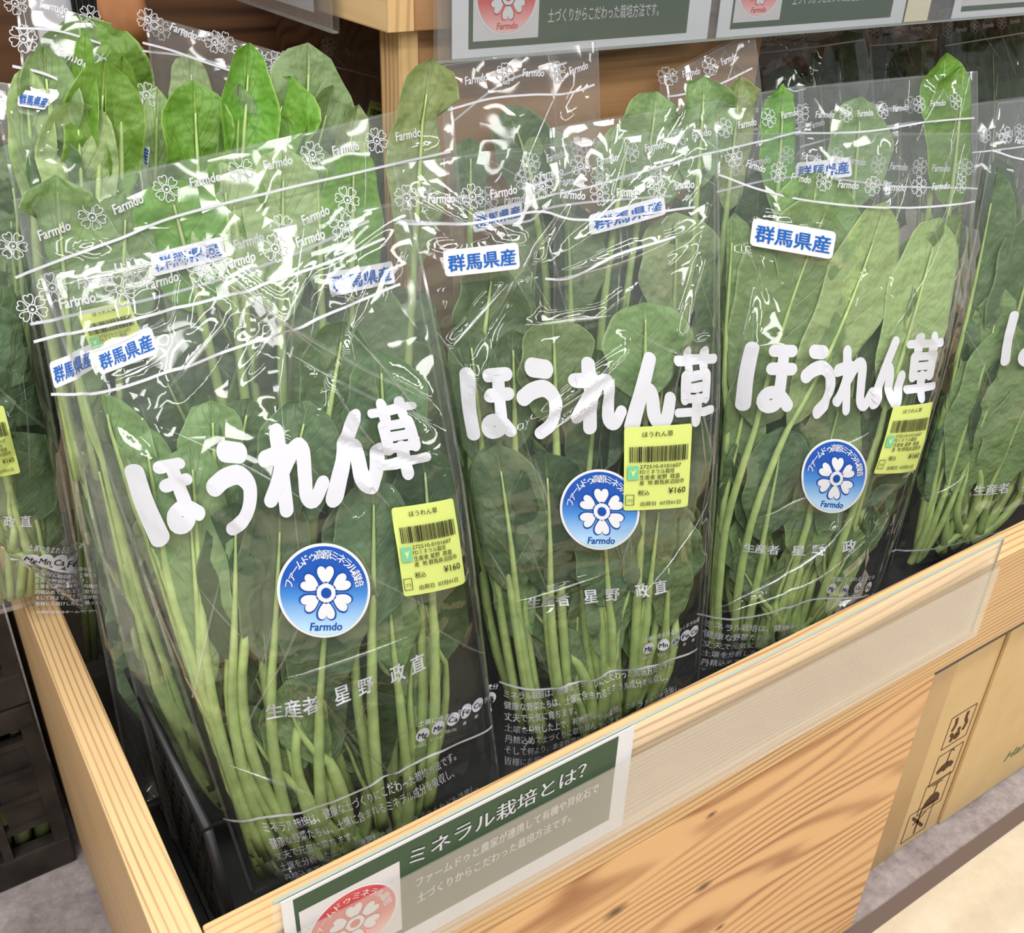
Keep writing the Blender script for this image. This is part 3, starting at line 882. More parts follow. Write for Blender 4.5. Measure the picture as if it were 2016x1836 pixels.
# ------------------------------------------------------------------ wooden display crate
YF, YI, XL0, XL1, XR = 0.262, 0.282, 0.028, 0.046, 0.535
pine = dict(light=srgb(228, 182, 124), dark=srgb(188, 128, 70))
kn = [at_y(x, y, YF) for x, y in ((1212, 1794), (1401, 1603), (1385, 1745), (1417, 1825))]
knots = [(k[0] - .3, k[2], q) for k, q in zip(kn, (.011, .0055, .009, .006))]
m_panel = wood('knotty_pine', srgb(212, 168, 116), srgb(152, 100, 58), 'x', 84, .012, 1.0, knots, seed=3.0)
m_rail = wood('pale_pine_rail', srgb(206, 168, 118), srgb(134, 90, 52), 'x', 260, .003, .95, seed=1.0, sharp=4.0)
m_side = wood('pale_pine_side', srgb(208, 174, 126), srgb(128, 86, 50), 'y', 300, .0025, .95, seed=5.0, sharp=5.0)
crate = empty('display_crate', (0.3, YF, 0), 'pale pine display crate with knotty front board holding the spinach bags', 'crate')
MB().box((XL0, YF, .012), (XR, YI - .002, RT - .083), bev=.0008).build('front_panel', m_panel, crate)
o = MB().box((XL0 + .0184, YF, RT - .082), (.93, YI, RT), bev=.0015).build('top_batten', m_rail, crate)
MB().box((XL0, YF, .012), (XL1 - .0001, .80, RT), bev=.0015).build('side_board', m_side, crate)
MB().box((.912, YI + .0005, .012), (.93, .80, RT), bev=.0015).build('side_board', m_side, crate)
MB().box((XL1, YI, RT - .12), (.912, .80, RT - .108)).build('tray_board', M['black_plastic'], crate)
MB().box((XL1, .80, .012), (.912, .815, RT), bev=.001).build('back_board', m_side, crate)
for x in (.06, .49):
    MB().box((x, YF + .004, 0), (x + .03, YF + .03, .0115)).build('foot', M['black_plastic'], crate)

# ------------------------------------------------------------------ black net basket inside the crate
bas = empty('plastic_basket', (.48, .5, RT - .108), 'black latticed plastic basket lining the pine crate', 'basket')
XB, YB0, ZB = 0.0655, 0.331, RT - 0.004
m = MB()
m.tube([(XB, YB0, ZB - .001), (XB - .001, .528, ZB)], .0028, 8)
m.tube([(XB, YB0, ZB - .001), (XB + .003, YB0 - .008, ZB - .075), (XB + .005, YB0 - .01, RT - .107)], .0026, 8)
m.build('rim', M['black_plastic'], bas, True)
m = MB(); y = YB0
for i in range(15):
    y0 = YB0 + i * .0138
    m.tube([(XB + .001, y0, RT - .106), (XB, min(.528, y0 + .055), ZB - .003)], .0011, 5)
    m.tube([(XB + .001, y0 + .03, RT - .106), (XB, max(YB0, y0 - .02), ZB - .003)], .0009, 5)
m.build('lattice', M['black_plastic'], bas)
m = MB(); m.box((XB - .002, YB0, RT - .1075), (.90, .528, RT - .101)); m.build('basket_floor', M['black_plastic'], bas)
m = MB(); m.box((XB - .002, .524, RT - .10), (.90, .528, RT - .03)); m.build('back_wall', M['black_plastic'], bas)
m = MB(); m.box((XB + .003, YB0 - .012, RT - .1075), (.90, YB0 - .008, RT - .07)); m.build('front_lip', M['black_plastic'], bas)

# ------------------------------------------------------------------ clear price-rail holders and their cards
def flat_art(name, a, o3, ex, ez, n, mats, parent=None, eps=.0, lay=.0002, label=None):
    v = np.asarray(a.v); p = np.array(o3) + v[:, :1] * np.array(ex) + v[:, 1:] * np.array(ez) + ((eps + np.asarray(a.l) * lay)[:, None]) * np.array(n)
    o = link_mesh(name, p, a.f, [M[m_] for m_ in mats], parent, False, a.uv, a.m)
    if label: o['label'] = label
    return o


def card(name, x0, x1, z0, z1, y, gx0, gx1, gz0, gz1, sq, circ, texts, label, words):
    """printed sign card, upright and facing the shopper; all measures in metres on its own plane"""
    r = empty(name, ((x0 + x1) / 2, y, z0), label, 'sign', 'sign cards about the growing method')
    MB().box((x0, y, z0), (x1, y + .0005, z1)).build('card', M['white_paper'], r)
    F = ((0, y, 0), (1, 0, 0), (0, 0, 1), (0, -1, 0))
    a = Art(); a.rect(gx0, gz0, gx1, gz1, 0, 0); flat_art('green_field', a, *F, ['card_green'], r, .0001)
    a = Art(); a.rect(*sq, 0, 0); flat_art('grey_square', a, *F, ['grey_print'], r, .0002)
    e = emblem(words, 172, 8); q = Art(); q.put(e, lambda v: v * circ[2] + [circ[0], circ[1]])
    flat_art('flower_emblem', q, *F, ['red_ink', 'white_paper', 'red_disc'], r, .0003, .0001, 'round red emblem with a white flower')
    t = Art()
    for body, a0, a1, zb, h, bold in texts: t.text(body, a0, a1, zb, h, 0, 0, bold)
    flat_art('lettering', t, *F, ['white_ink'], r, .0004)
    return r


HW = 'ファームドゥミネラル栽培'
# front
zt, zf, zb = RT + .021, RT + .002, RT - .056
hold = empty('label_holder', (.32, .2585, zb), 'long clear acrylic label holder clipped along the front of the pine crate', 'label holder')
m = MB(); m.box((.070, .2598, zb), (.560, .2612, zt), bev=.0004); m.build('back_plate', M['acrylic'], hold)
m = MB(); m.box((.070, .2555, zb), (.560, .2565, zf), bev=.0003); m.build('front_flap', M['acrylic_flap'], hold, label := None) if False else m.build('front_flap', M['acrylic_flap'], hold)
m = MB(); m.box((.070, .2566, zb), (.560, .2597, zb + .0012)); m.build('fold', M['acrylic'], hold)
m = MB(); m.box((.071, .2597, zt), (.559, .2613, zt + .0007)); m.box((.5602, .2598, zb), (.5608, .2612, zt)); m.build('polished_edge', M['acrylic_edge'], hold)
yc = .2582
P = lambda x, y: at_y(x, y, yc)
tl, tr = P(583, 1758), P(785, 1672)
sqw = tr[0] - tl[0]
gz1 = RT + .0205
T = []
for body, a, b_, h, bo in (('ミネラル栽培とは？', (806, 1704), (1152, 1522), .0115, .0), ('ファームドゥと農家が連携して有機や貝化石で', (818, 1738), (1176, 1562), .0072, .006),
                           ('土づくりからこだわった栽培方法です。', (820, 1770), (1122, 1618), .0072, .006)):
    p, q = P(*a), P(*b_); T.append((body, p[0], q[0], (p[2] + q[2]) / 2 , h, bo + .012))
card('sign_card', .0735, .2565, RT - .0505, RT + .0222, yc, .0785, .2465, RT - .0395, gz1, (tl[0], RT - .036, tr[0], RT - .036 + sqw * 1.02),
     ((tl[0] + tr[0]) / 2, RT - .036 + sqw * .5, sqw * .47), T, 'green and white card with red emblem in the holder on the crate front', HW)

# ------------------------------------------------------------------ back display boxes
YBK = 0.545
m_board = wood('brown_plank', srgb(178, 134, 92), srgb(120, 78, 48), 'x', 60, .012, .9, seed=9.0)
m_lip = wood('smooth_pine', srgb(232, 198, 146), srgb(214, 172, 116), 'y', 80, .004, .35, seed=2.0)
m_end = wood('end_grain_pine', srgb(222, 184, 130), srgb(150, 100, 54), 'z', 210, .006, .8, seed=4.0)
pc = at_y(763, 66, YBK); ps = at_y(816, 66, YBK); pp = at_y(784, 70, YBK + .006); pr = at_y(1486, 200, YBK + .006)
ub = empty('upper_display_box', (pc[0] + .3, YBK, pc[2]), 'upper pine display box with sign cards along its front edge', 'display box')
MB().box((pc[0], YBK, pc[2]), (ps[0], YBK + .28, pc[2] + .2), bev=.0012).build('side_board', [m_lip], ub)
MB().box((ps[0] + .0002, YBK + .001, pc[2]), (1.15, YBK + .018, pc[2] + .2), bev=.001).build('front_board', m_board, ub)
MB().box((pc[0] - .0003, YBK - .0006, pc[2] + .0006), (ps[0] - .0006, YBK - .0001, pc[2] + .2)).build('end_grain', m_end, ub)
MB().box((ps[0] + .0002, YBK + .0182, pc[2] + .004), (1.15, YBK + .28, pc[2] + .016)).build('base_board', m_board, ub)
lb = empty('lower_display_box', (pp[0] + .1, YBK + .02, RT - .1), 'plain brown pine box standing behind the middle spinach bags', 'display box')
MB().box((pp[0] + .013, YBK + .008, RT - .1075), (pr[0], YBK + .024, pc[2] - .0005), bev=.001).build('front_plank', m_board, lb)
MB().box((pp[0], YBK + .006, RT - .1075), (pp[0] + .0128, YBK + .03, pc[2] - .0005), bev=.0006).build('side_board', m_end, lb)
MB().box((pr[0] - .014, YBK + .0245, RT - .1075), (pr[0], YBK + .25, pc[2] - .0005), bev=.0006).build('side_board', m_end, lb)

ys = YBK - .006
Q = lambda x, y: at_y(x, y, ys)
hz = Q(859, 124)[2]
hold2 = empty('label_holder', (.6, ys, hz), 'long clear acrylic label holder on the upper box behind', 'label holder')
MB().box((Q(857, 120)[0], ys + .001, hz), (1.12, ys + .0022, hz + .085), bev=.0003).build('back_plate', M['acrylic'], hold2)
MB().box((Q(857, 120)[0], ys - .0032, hz), (1.12, ys - .0022, hz + .055), bev=.0003).build('front_flap', M['acrylic'], hold2)
MB().box((Q(857, 120)[0], ys - .0021, hz - .0002), (1.12, ys + .0009, hz + .001)).build('fold', M['acrylic_edge'], hold2)
def back_card(xw, xg0, xg1, xr, xs0, xs1, tx, label, disc=True):
    a, b_, c, d = [Q(x, 100 - (x - 859) * .094)[0] for x in (xw, xg0, xg1, xr)]
    e, g = [Q(x, 60 - (x - 859) * .09)[0] for x in (xs0, xs1)]; wq = g - e
    zz = hz + .004
    card('sign_card', a, d, hz + .0012, hz + .075, ys, b_, c, zz + .002, hz + .075, (e, zz + .006, g, zz + .006 + wq * 1.05), ((e + g) / 2, zz + .006 + wq * .52, wq * .47),
         tx, label, HW)
x0, x1 = Q(1078, 35)[0], Q(1297, 15)[0]
back_card(890, 922, 1352, 1395, 931, 1060, [('土づくりからこだわった栽培方法です。', x0, x1, Q(1180, 36)[2], .0085, .004), ('ファームドゥと農家が連携して有機や貝化石で', x0, x1 + .025, Q(1180, 36)[2] + .016, .0085, .004)],
          'green card with red emblem, leftmost on the upper box behind')
x2 = Q(1560, 0)[0]
back_card(1413, 1438, 1756, 1782, 1447, 1540, [('土づくりからこだわった栽培方法です。', x2, x2 + (x1 - x0), Q(1620, 4)[2], .0085, .004)], 'green card with red emblem, middle one on the upper box behind')
x3 = Q(1970, -40)[0]
back_card(1880, 1896, 2250, 2280, 1904, 2030, [('土づくりからこだわった栽培方法です。', x3, x3 + (x1 - x0), Q(1970, -30)[2], .0085, .004)], 'green card at the right edge of the upper box behind')
s_ = MB(); s_.box((Q(1784, 20)[0], ys - .0002, hz + .0015), (Q(1829, 20)[0], ys + .0003, hz + .07)); tag(s_.build('paper_strip', M['cream_strip']), 'narrow cream paper strip between the green cards behind', 'paper strip')

# sign hung on the box's left face
hx = pc[0] - .004
c1 = at_x(666, 66, hx)
hold3 = empty('label_holder', (hx, c1[1] + .15, c1[2]), 'clear acrylic label holder hung on the left face of the upper box', 'label holder')
MB().box((hx, c1[1], c1[2]), (hx + .0012, c1[1] + .22, c1[2] + .085), bev=.0004).build('back_plate', M['acrylic'], hold3)
MB().box((hx - .004, c1[1], c1[2]), (hx - .003, c1[1] + .22, c1[2] + .055), bev=.0004).build('front_flap', M['acrylic_flap'], hold3)
MB().box((hx - .0029, c1[1], c1[2]), (hx - .0001, c1[1] + .22, c1[2] + .0012)).build('fold', M['acrylic_edge'], hold3)
c2 = at_x(618, 22, hx - .0015)
r = empty('sign_card', (hx - .0016, c2[1] + .08, c2[2]), 'green card seen from its end on the left side of the upper box', 'sign')
MB().box((hx - .0018, c2[1], c1[2] + .008), (hx - .0013, c2[1] + .15, c1[2] + .075)).build('card', M['white_paper'], r)
MB().box((hx - .0021, c2[1] + .009, c1[2] + .014), (hx - .0019, c2[1] + .14, c1[2] + .072)).build('green_field', M['card_green'], r)

# left part of the back: a box with an open recess beside it
pe = at_y(277, 60, .66)
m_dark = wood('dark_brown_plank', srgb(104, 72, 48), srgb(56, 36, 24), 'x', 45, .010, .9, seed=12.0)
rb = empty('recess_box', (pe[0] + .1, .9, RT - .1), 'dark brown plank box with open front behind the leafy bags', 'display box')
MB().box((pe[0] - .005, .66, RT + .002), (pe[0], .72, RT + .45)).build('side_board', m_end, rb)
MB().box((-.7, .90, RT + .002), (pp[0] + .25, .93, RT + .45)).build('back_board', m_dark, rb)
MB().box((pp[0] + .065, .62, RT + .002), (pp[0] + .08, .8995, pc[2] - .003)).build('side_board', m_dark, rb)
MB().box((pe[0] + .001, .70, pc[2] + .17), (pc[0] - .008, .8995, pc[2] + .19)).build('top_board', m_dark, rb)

rc = empty('recess_box', (.9, .8, RT - .1), 'dark brown boards added as shade behind the curly kale bags', 'display box')
MB().box((pr[0] + .004, .84, RT + .001), (1.9, .86, RT + .45)).build('back_board', m_dark, rc)  # dark board added so the gap behind the kale reads as shade
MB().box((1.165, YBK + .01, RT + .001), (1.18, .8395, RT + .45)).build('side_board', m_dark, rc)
# ------------------------------------------------------------------ cardboard box under the batten
cb = empty('cardboard_box', (.70, .292, 0), 'brown taped cardboard box with handling symbols under the crate', 'box')
XC0, XC1, YC = .505, .885, .2925
fl = at_z(1851, 1613, 0.0); xf = float(at_y(1851, 1613, YC)[0])
MB().box((XC0, YC + .002, .0), (XC1, YC + .25, RT - .125), bev=.001).build('carton', M['cardboard'], cb)
MB().box((xf, YC - .0012, .003), (XC1, YC + .0016, RT - .125), bev=.0006).build('flap', M['cardboard'], cb)
tp = [at_y(x, y, YC)[0] for x, y in ((1705, 1714), (1757, 1690))]
MB().box((XC0, YC + .0012, .0), (float(tp[1]), YC + .0018, RT - .125)).build('tape', M['tape'], cb)
def sym(cx, cz, w_, h, kind):
    a = Art()
    a.stroke([(0, 0), (1, 0)], .013, 0, 0, False, .2, nw=1, caps=False); a.stroke([(1, 0), (1, 1)], .013, 0, 0, False, .2, nw=1, caps=False)
    a.stroke([(1, 1), (0, 1)], .013, 0, 0, False, .2, nw=1, caps=False); a.stroke([(0, 1), (0, 0)], .013, 0, 0, False, .2, nw=1, caps=False)
    if kind == 0:
        for p in ([(.25, .9), (.3, .65), (.2, .5)], [(.7, .9), (.68, .7), (.8, .5), (.72, .3)], [(.2, .4), (.35, .3), (.3, .12)], [(.45, .3), (.6, .3), (.6, .15), (.45, .15), (.45, .3)], [(.5, .48), (.56, .38)]): a.stroke(p, .055, 0, 0, False, .1, caps=False)
    elif kind == 1:
        a.fan([(.15, .42), (.22, .3), (.34, .36), (.5, .28), (.66, .36), (.78, .3), (.85, .42), (.7, .54), (.5, .6), (.3, .54)]); a.stroke([(.5, .55), (.5, .9), (.58, .96), (.66, .9)], .02)
    elif kind == 2:
        a.fan([(.15, .12), (.85, .12), (.8, .35), (.65, .5), (.5, .54), (.35, .5), (.2, .35)]); a.stroke([(.5, .54), (.5, .9)], .018, 0, 0, False); a.stroke([(.3, .88), (.7, .88)], .018, 0, 0, False)
    else:
        a.stroke([(.2, .8), (.8, .2)], .045, 0, 0, False); a.stroke([(.5, .9), (.5, .1)], .03, 0, 0, False); a.stroke([(.3, .5), (.75, .72)], .02, 0, 0, False)
    b_ = Art(); b_.put(a, lambda v: v * [w_, h] + [cx - w_ / 2, cz - h / 2]); return b_
S_ = Art()
for (x, y), k in zip(((1888, 1430), (1862, 1504), (1838, 1562), (1806, 1617)), range(4)):
    p = at_y(x, y, YC + .002); S_.put(sym(p[0], p[2], .034, .037, k), lambda v: v)
flat_art('handling_symbols', S_, (0, YC + .002, 0), (1, 0, 0), (0, 0, 1), (0, -1, 0), ['box_ink'], cb, .0004)
g = Art(); p = at_y(1975, 1500, YC - .0012); g.text('Hana', p[0], p[0] + .045, p[2], .016, 0, 0, 0, .35)
flat_art('green_lettering', g, (0, YC - .0012, 0), (1, 0, 0), (0, 0, 1), (0, -1, 0), ['box_ink_green'], cb, .0003)

# ------------------------------------------------------------------ black crates on the floor at the left
def floor_crate(x0, x1, y0, y1, z0, z1, label):
    r = empty('stacking_crate', ((x0 + x1) / 2, (y0 + y1) / 2, z0), label, 'crate', 'black stacking crates on the floor')
    H = z1 - z0; m = MB()
    m.box((x0, y0, z1 - .022), (x1, y0 + .014, z1), bev=.002); m.box((x0, y0, z0), (x1, y0 + .014, z0 + .03), bev=.002)
    n = 9; zs = [.30, .46, .62, .78]
    for q in zs: m.box((x0, y0 + .002, z0 + H * q), (x1, y0 + .010, z0 + H * q + .006))
    for i in range(n + 1):
        x = x0 + (x1 - x0 - .012) * i / n; m.box((x, y0 + .001, z0 + .03), (x + (.012 if i % 3 == 0 else .007), y0 + .012, z1 - .02))
    for i in range(n):
        xa = x0 + (x1 - x0) * i / n; xb = x0 + (x1 - x0) * (i + 1) / n
        if i % 3 == 1:
            m.tube([(xa, y0 + .007, z0 + H * .3), (xb, y0 + .007, z0 + H * .62)], .0022, 5); m.tube([(xb, y0 + .007, z0 + H * .3), (xa, y0 + .007, z0 + H * .62)], .0022, 5)
        elif i % 3 == 2: m.box((xa, y0 + .004, z0 + H * .3), (xb, y0 + .008, z0 + H * .78))
    m.build('front_grille', M['dirty_plastic'], r)
    m = MB(); m.box((x0, y0 + .016, z0), (x0 + .012, y1, z1)); m.box((x1 - .012, y0 + .016, z0), (x1, y1, z1)); m.box((x0 + .013, y1 - .012, z0), (x1 - .013, y1, z1)); m.box((x0 + .013, y0 + .016, z0), (x1 - .013, y1 - .013, z0 + .006))
    m.build('shell', M['dirty_plastic'], r)
    m = MB(); m.box((x0 + .02, y0 - .006, z0 + .004), (x0 + .10, y0 - .0005, z0 + .022), bev=.002); m.build('foot_bar', M['dirty_plastic'], r)
    return r
cl = at_z(230, 1660, 0.0); yk = float(cl[1])
floor_crate(-.34, .022, yk, yk + .28, .001, .185, 'lower black lattice crate on the grey floor beside the pine crate')
floor_crate(-.34, .022, yk, yk + .28, .1865, .36, 'upper black lattice crate stacked beside the pine crate')
rg = np.random.default_rng(77)
for i, (x, z) in enumerate(((-.028, .045), (-.012, .047), (.004, .045), (-.05, .045))):
    m = MB(); y0 = yk + .03
    m.tube([(x, y0, z - .03), (x + .003, y0 + .002, z + .0), (x - .002, y0 + .006, z + .05), (x + .006, y0 + .02, z + .1)], [.0075, .008, .006, .003], 9)
    v = m.build('leek', M['cut_end'] if i % 2 else M['stem'], None, True)
    tag(v, 'pale green stalk inside the lower black crate, ' + ('beside its right corner', 'second from the right corner', 'closest to the pine crate', 'furthest left of the stalks')[i], 'vegetable', 'stalks inside the lower black crate')

# ------------------------------------------------------------------ spinach bags
GR = 'clear bags of spinach in the crate'
# --- front row, left
A = Bag([(84, 540), (800, 396), (985, 1585), (498, 1752)], .350, 9, 6, .028, .030, 11, label='front bag of spinach at the left end, nearest the crate corner', group=GR, zf=None, flats=[[(765, 995), (886, 975), (911, 1141), (790, 1168)], [(541, 1066), (722, 1062), (727, 1245), (543, 1250)], [(183, 690), (296, 641), (313, 692), (197, 737)]], crease=1.5, folds=[((370,505),(850,790)), ((420,510),(640,700)), ((370,505),(120,560)), ((150,700),(300,640)), ((560,690),(840,830)), ((640,740),(760,900)), ((700,930),(770,1000)), ((560,1330),(800,1250)), ((600,1330),(800,1540)), ((640,1380),(720,1500)), ((250,1150),(470,1550)), ((450,1500),(620,1560)), ((120,560),(150,780)), ((680,640),(860,860)), ((430,640),(330,760)), ((600,560),(500,700))])
A.film(110, 180)
header(A, [(66, 672), (250, 628), (450, 578), (640, 520), (760, 470)], start=.004)
header(A, [(100, 775), (190, 772), (400, 702), (640, 622), (790, 560)], False)
header(A, [(60, 640), (300, 600), (560, 520), (740, 440)], side=-1, start=.012)
origin_label(A, [(97, 716), (185, 688), (192, 738), (108, 768)], -1)
origin_label(A, [(183, 690), (296, 641), (313, 692), (197, 737)])
title(A, [[(250, 912), (352, 893), (402, 1015), (300, 1075)], [(398, 868), (497, 868), (500, 1030), (415, 1050)], [(500, 845), (628, 815), (640, 985), (525, 1012)], [(645, 815), (730, 800), (762, 945), (645, 985)], [(722, 795), (815, 782), (852, 925), (752, 945)]])
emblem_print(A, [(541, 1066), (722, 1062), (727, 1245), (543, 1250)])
price_sticker(A, [(765, 995), (886, 975), (911, 1141), (790, 1168)])
producer(A, [(518, 1374), (830, 1268), (836, 1312), (526, 1418)])
minerals(A, [(828, 1440), (859, 1427), (889, 1411), (915, 1396), (938, 1384), (962, 1372)], .0041)
info(A, [(508, 1606), (905, 1452), (955, 1640), (590, 1795)], [(438, 1608), (505, 1608), (640, 1575), (850, 1478), (966, 1408)])
# --- front row, middle
B = Bag([(778, 322), (1408, 248), (1372, 1350), (985, 1530)], .352, 9, 10, .028, .02, 12, label='front bag of spinach in the middle, sticker overlapping its blue emblem', group=GR, zf=None, flats=[[(870, 492), (1018, 476), (1022, 528), (875, 544)], [(1099, 920), (1252, 920), (1254, 1078), (1098, 1076)], [(1223, 837), (1356, 829), (1346, 991), (1221, 1000)]], crease=1.4, folds=[((1080,550),(1330,470)), ((980,620),(1100,420)), ((880,690),(1000,560)), ((850,640),(960,780)), ((1060,830),(1230,700)), ((1070,860),(1200,760)), ((1060,640),(1200,620)), ((1230,640),(1400,720)), ((1010,1180),(1190,1130)), ((1010,1190),(1080,1330)), ((960,1080),(1010,1160)), ((1050,900),(1080,1000)), ((1340,700),(1400,900))])
B.film(110, 180)
header(B, [(785, 440), (940, 438), (1060, 416), (1150, 432), (1370, 408)], start=.004)
header(B, [(780, 434), (900, 445), (1060, 445), (1120, 415), (1350, 392)], side=-1, start=.016)
header(B, [(1072, 548), (1120, 545), (1210, 500), (1330, 466)], False)
origin_label(B, [(946, 425), (1050, 402), (1054, 440), (950, 466)], -1)
origin_label(B, [(870, 492), (1018, 476), (1022, 528), (875, 544)])
title(B, [[(908, 722), (1005, 722), (1010, 858), (918, 862)], [(1012, 710), (1104, 712), (1102, 852), (1030, 862)], [(1122, 702), (1222, 714), (1226, 840), (1128, 852)], [(1228, 692), (1310, 700), (1325, 835), (1232, 845)], [(1326, 686), (1408, 682), (1398, 826), (1326, 834)]])
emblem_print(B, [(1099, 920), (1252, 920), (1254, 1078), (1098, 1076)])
price_sticker(B, [(1223, 837), (1356, 829), (1346, 991), (1221, 1000)])
producer(B, [(1033, 1164), (1310, 1130), (1312, 1164), (1036, 1198)])
minerals(B, [(1276, 1275), (1303, 1266), (1326, 1256), (1346, 1247), (1362, 1238)], .0040)
info(B, [(988, 1346), (1330, 1284), (1345, 1440), (990, 1520)], [(980, 1338), (1070, 1352), (1200, 1330), (1368, 1272)])
# --- front row, right
C_ = Bag([(1408, 262), (1942, 262), (1712, 1190), (1370, 1330)], .352, 9, 12, .027, .018, 13, label='front bag of spinach at the right with long smooth leaves and curved sticker', group=GR, zf=None, flats=[[(1480, 428), (1645, 456), (1636, 510), (1473, 482)], [(1578, 856), (1708, 866), (1690, 1010), (1564, 1000)], [(1752, 797), (1828, 786), (1790, 921), (1712, 928)]], crease=.9, folds=[((1370,1200),(1680,1010)), ((1400,1205),(1640,1100)), ((1500,1010),(1600,970)), ((1640,880),(1710,850)), ((1420,800),(1480,560)), ((1720,1160),(1790,940)), ((1440,420),(1500,560)), ((1560,1160),(1700,1060))])
C_.film(110, 180)
header(C_, [(1412, 343), (1500, 374), (1610, 398), (1760, 409), (1918, 396)], start=.006)
header(C_, [(1420, 380), (1600, 352), (1800, 372), (1930, 372)], side=-1, start=.016)
origin_label(C_, [(1480, 428), (1645, 456), (1636, 510), (1473, 482)])
title(C_, [[(1468, 670), (1564, 676), (1545, 806), (1438, 800)], [(1575, 682), (1645, 682), (1640, 808), (1566, 816)], [(1645, 690), (1738, 676), (1722, 806), (1640, 814)], [(1742, 668), (1790, 668), (1776, 794), (1718, 800)], [(1792, 660), (1852, 652), (1832, 778), (1782, 790)]])
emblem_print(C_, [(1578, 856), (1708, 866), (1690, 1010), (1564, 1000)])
price_sticker(C_, [(1752, 797), (1828, 786), (1790, 921), (1712, 928)])
producer(C_, [(1460, 1060), (1725, 1038), (1722, 1070), (1458, 1082)], '生産者 星野 政')
minerals(C_, [(1623, 1148), (1650, 1151), (1678, 1148), (1701, 1149)], .0040)
info(C_, [(1384, 1208), (1760, 1160), (1745, 1310), (1370, 1360)], [(1370, 1206), (1470, 1212), (1540, 1190), (1600, 1168), (1702, 1164)])
# --- front row, far right
D = Bag([(1968, 202), (2380, 160), (2050, 1020), (1748, 1135)], .356, 9, 13, .021, .02, 14, label='front bag of spinach cut off by the right edge of the view', group=GR, zf=None, crease=.9, folds=[((1760,1010),(1900,930)), ((1900,960),(1880,1020)), ((1880,620),(1960,800))])
D.film(60, 100)
header(D, [(1952, 296), (2016, 314), (2150, 330), (2300, 330)], start=.006)
title(D, [[(1990, 612), (2082, 620), (2060, 722), (1962, 716)], [(2095, 620), (2160, 620), (2150, 730), (2080, 735)], None, None, None])
producer(D, [(1914, 948), (2160, 910), (2160, 942), (1912, 974)])
info(D, [(1830, 1098), (2150, 1000), (2130, 1120), (1800, 1215)], [(1754, 1084), (1800, 1080), (1900, 1060), (2016, 1030)])
# --- left, half out of the frame
Lb = Bag([(-330, 420), (28, 470), (168, 1200), (-130, 965)], .49, 8, 2, .02, .02, 15, label='dark bag of spinach leaning over the crate rail at the left edge', group=GR, zf=None, crease=.8)
Lb.film(50, 90)
price_sticker(Lb, [(-90, 800), (4, 792), (38, 925), (-52, 940)])
producer(Lb, [(-190, 975), (60, 1005), (62, 1035), (-190, 1008)])
minerals(Lb, [(60, 1098), (88, 1101), (116, 1103), (142, 1106)], .0042)
info(Lb, [(70, 1118), (330, 1118), (330, 1200), (70, 1200)], [(20, 1098), (70, 1102), (100, 1116), (150, 1122)])

# --- second row
A2 = Bag([(30, 392), (884, 196), (960, 1500), (330, 1600)], .406, 9, 6, .02, .018, 21, label='spinach bag behind the left front bag, label hidden by a fold', group=GR, film='film_far')
A2.film(60, 90)
header(A2, [(30, 546), (120, 510), (232, 472), (350, 425), (560, 370), (700, 340), (886, 298)], start=.006)
origin_label(A2, [(640, 534), (773, 513), (776, 556), (645, 580)])
origin_label(A2, [(296, 500), (436, 464), (444, 508), (300, 545)])
B2 = Bag([(1086, 252), (1578, 168), (1500, 1250), (1060, 1330)], .412, 9, 9, .019, .02, 22, label='spinach bag behind the middle front bag, label seen through film', group=GR, film='film_far')
B2.film(56, 84)
header(B2, [(1030, 400), (1180, 358), (1330, 318), (1400, 300), (1575, 258)], start=.004)
header(B2, [(1030, 372), (1290, 300), (1575, 240)], side=-1, start=.01)
origin_label(B2, [(1150, 420), (1302, 384), (1306, 420), (1152, 460)])
C2 = Bag([(1574, 172), (1922, 140), (1830, 1040), (1520, 1120)], .412, 9, 10, .019, .02, 23, label='crumpled spinach bag behind the right front bag', group=GR, crease=2.2, film='film_far')
C2.film(56, 84)
header(C2, [(1560, 262), (1700, 258), (1830, 240), (1918, 232)], start=.006)
header(C2, [(1580, 290), (1720, 262), (1920, 226)], side=-1, start=.002)
origin_label(C2, [(1566, 320), (1668, 308), (1672, 346), (1562, 358)])
D2 = Bag([(1912, 205), (2330, 150), (2200, 960), (1850, 1020)], .420, 9, 10, .019, .02, 24, label='dark spinach bag showing between the two bags at the right', group=GR, film='film_far')
D2.film(48, 72)
header(D2, [(1912, 300), (2060, 280), (2320, 240)], start=.012)
L2 = Bag([(-260, 120), (52, 170), (120, 960), (-150, 960)], .545, 8, 2, .019, .02, 25, label='spinach bag behind the bag that leans over the crate rail', group=GR, zf=.003, film='film_far')
L2.film(40, 60)
price_sticker(A2, [(150, 612), (252, 588), (292, 700), (192, 726)])
# --- third row
A3 = Bag([(262, 176), (700, 300), (800, 1200), (400, 1250)], .464, 9, 4, .019, .02, 31, label='spinach bag with open mouth and upright leaves, third from the front at left', group=GR, film='film_far')
A3.film(48, 72)
header(A3, [(262, 232), (350, 262), (450, 306), (500, 345), (690, 400)], start=.004)
origin_label(A3, [(252, 262), (296, 284), (290, 334), (246, 306)])
A3b = Bag([(-12, 160), (262, 196), (350, 1000), (150, 1050)], .470, 8, 4, .018, .02, 35, label='spinach bag with pale broad leaves near the left edge, third row', group=GR, film='film_far')
A3b.film(48, 72)
header(A3b, [(24, 130), (90, 146), (180, 186), (225, 190), (264, 180)], start=.004)
origin_label(A3b, [(34, 174), (104, 186), (88, 216), (34, 208)])
B3 = Bag([(868, 128), (1174, 82), (1160, 900), (900, 950)], .482, 8, 6, .016, .014, 32, label='spinach bag whose empty top shows the brown plank behind', group=GR, film='film_far')
B3.film(48, 72)
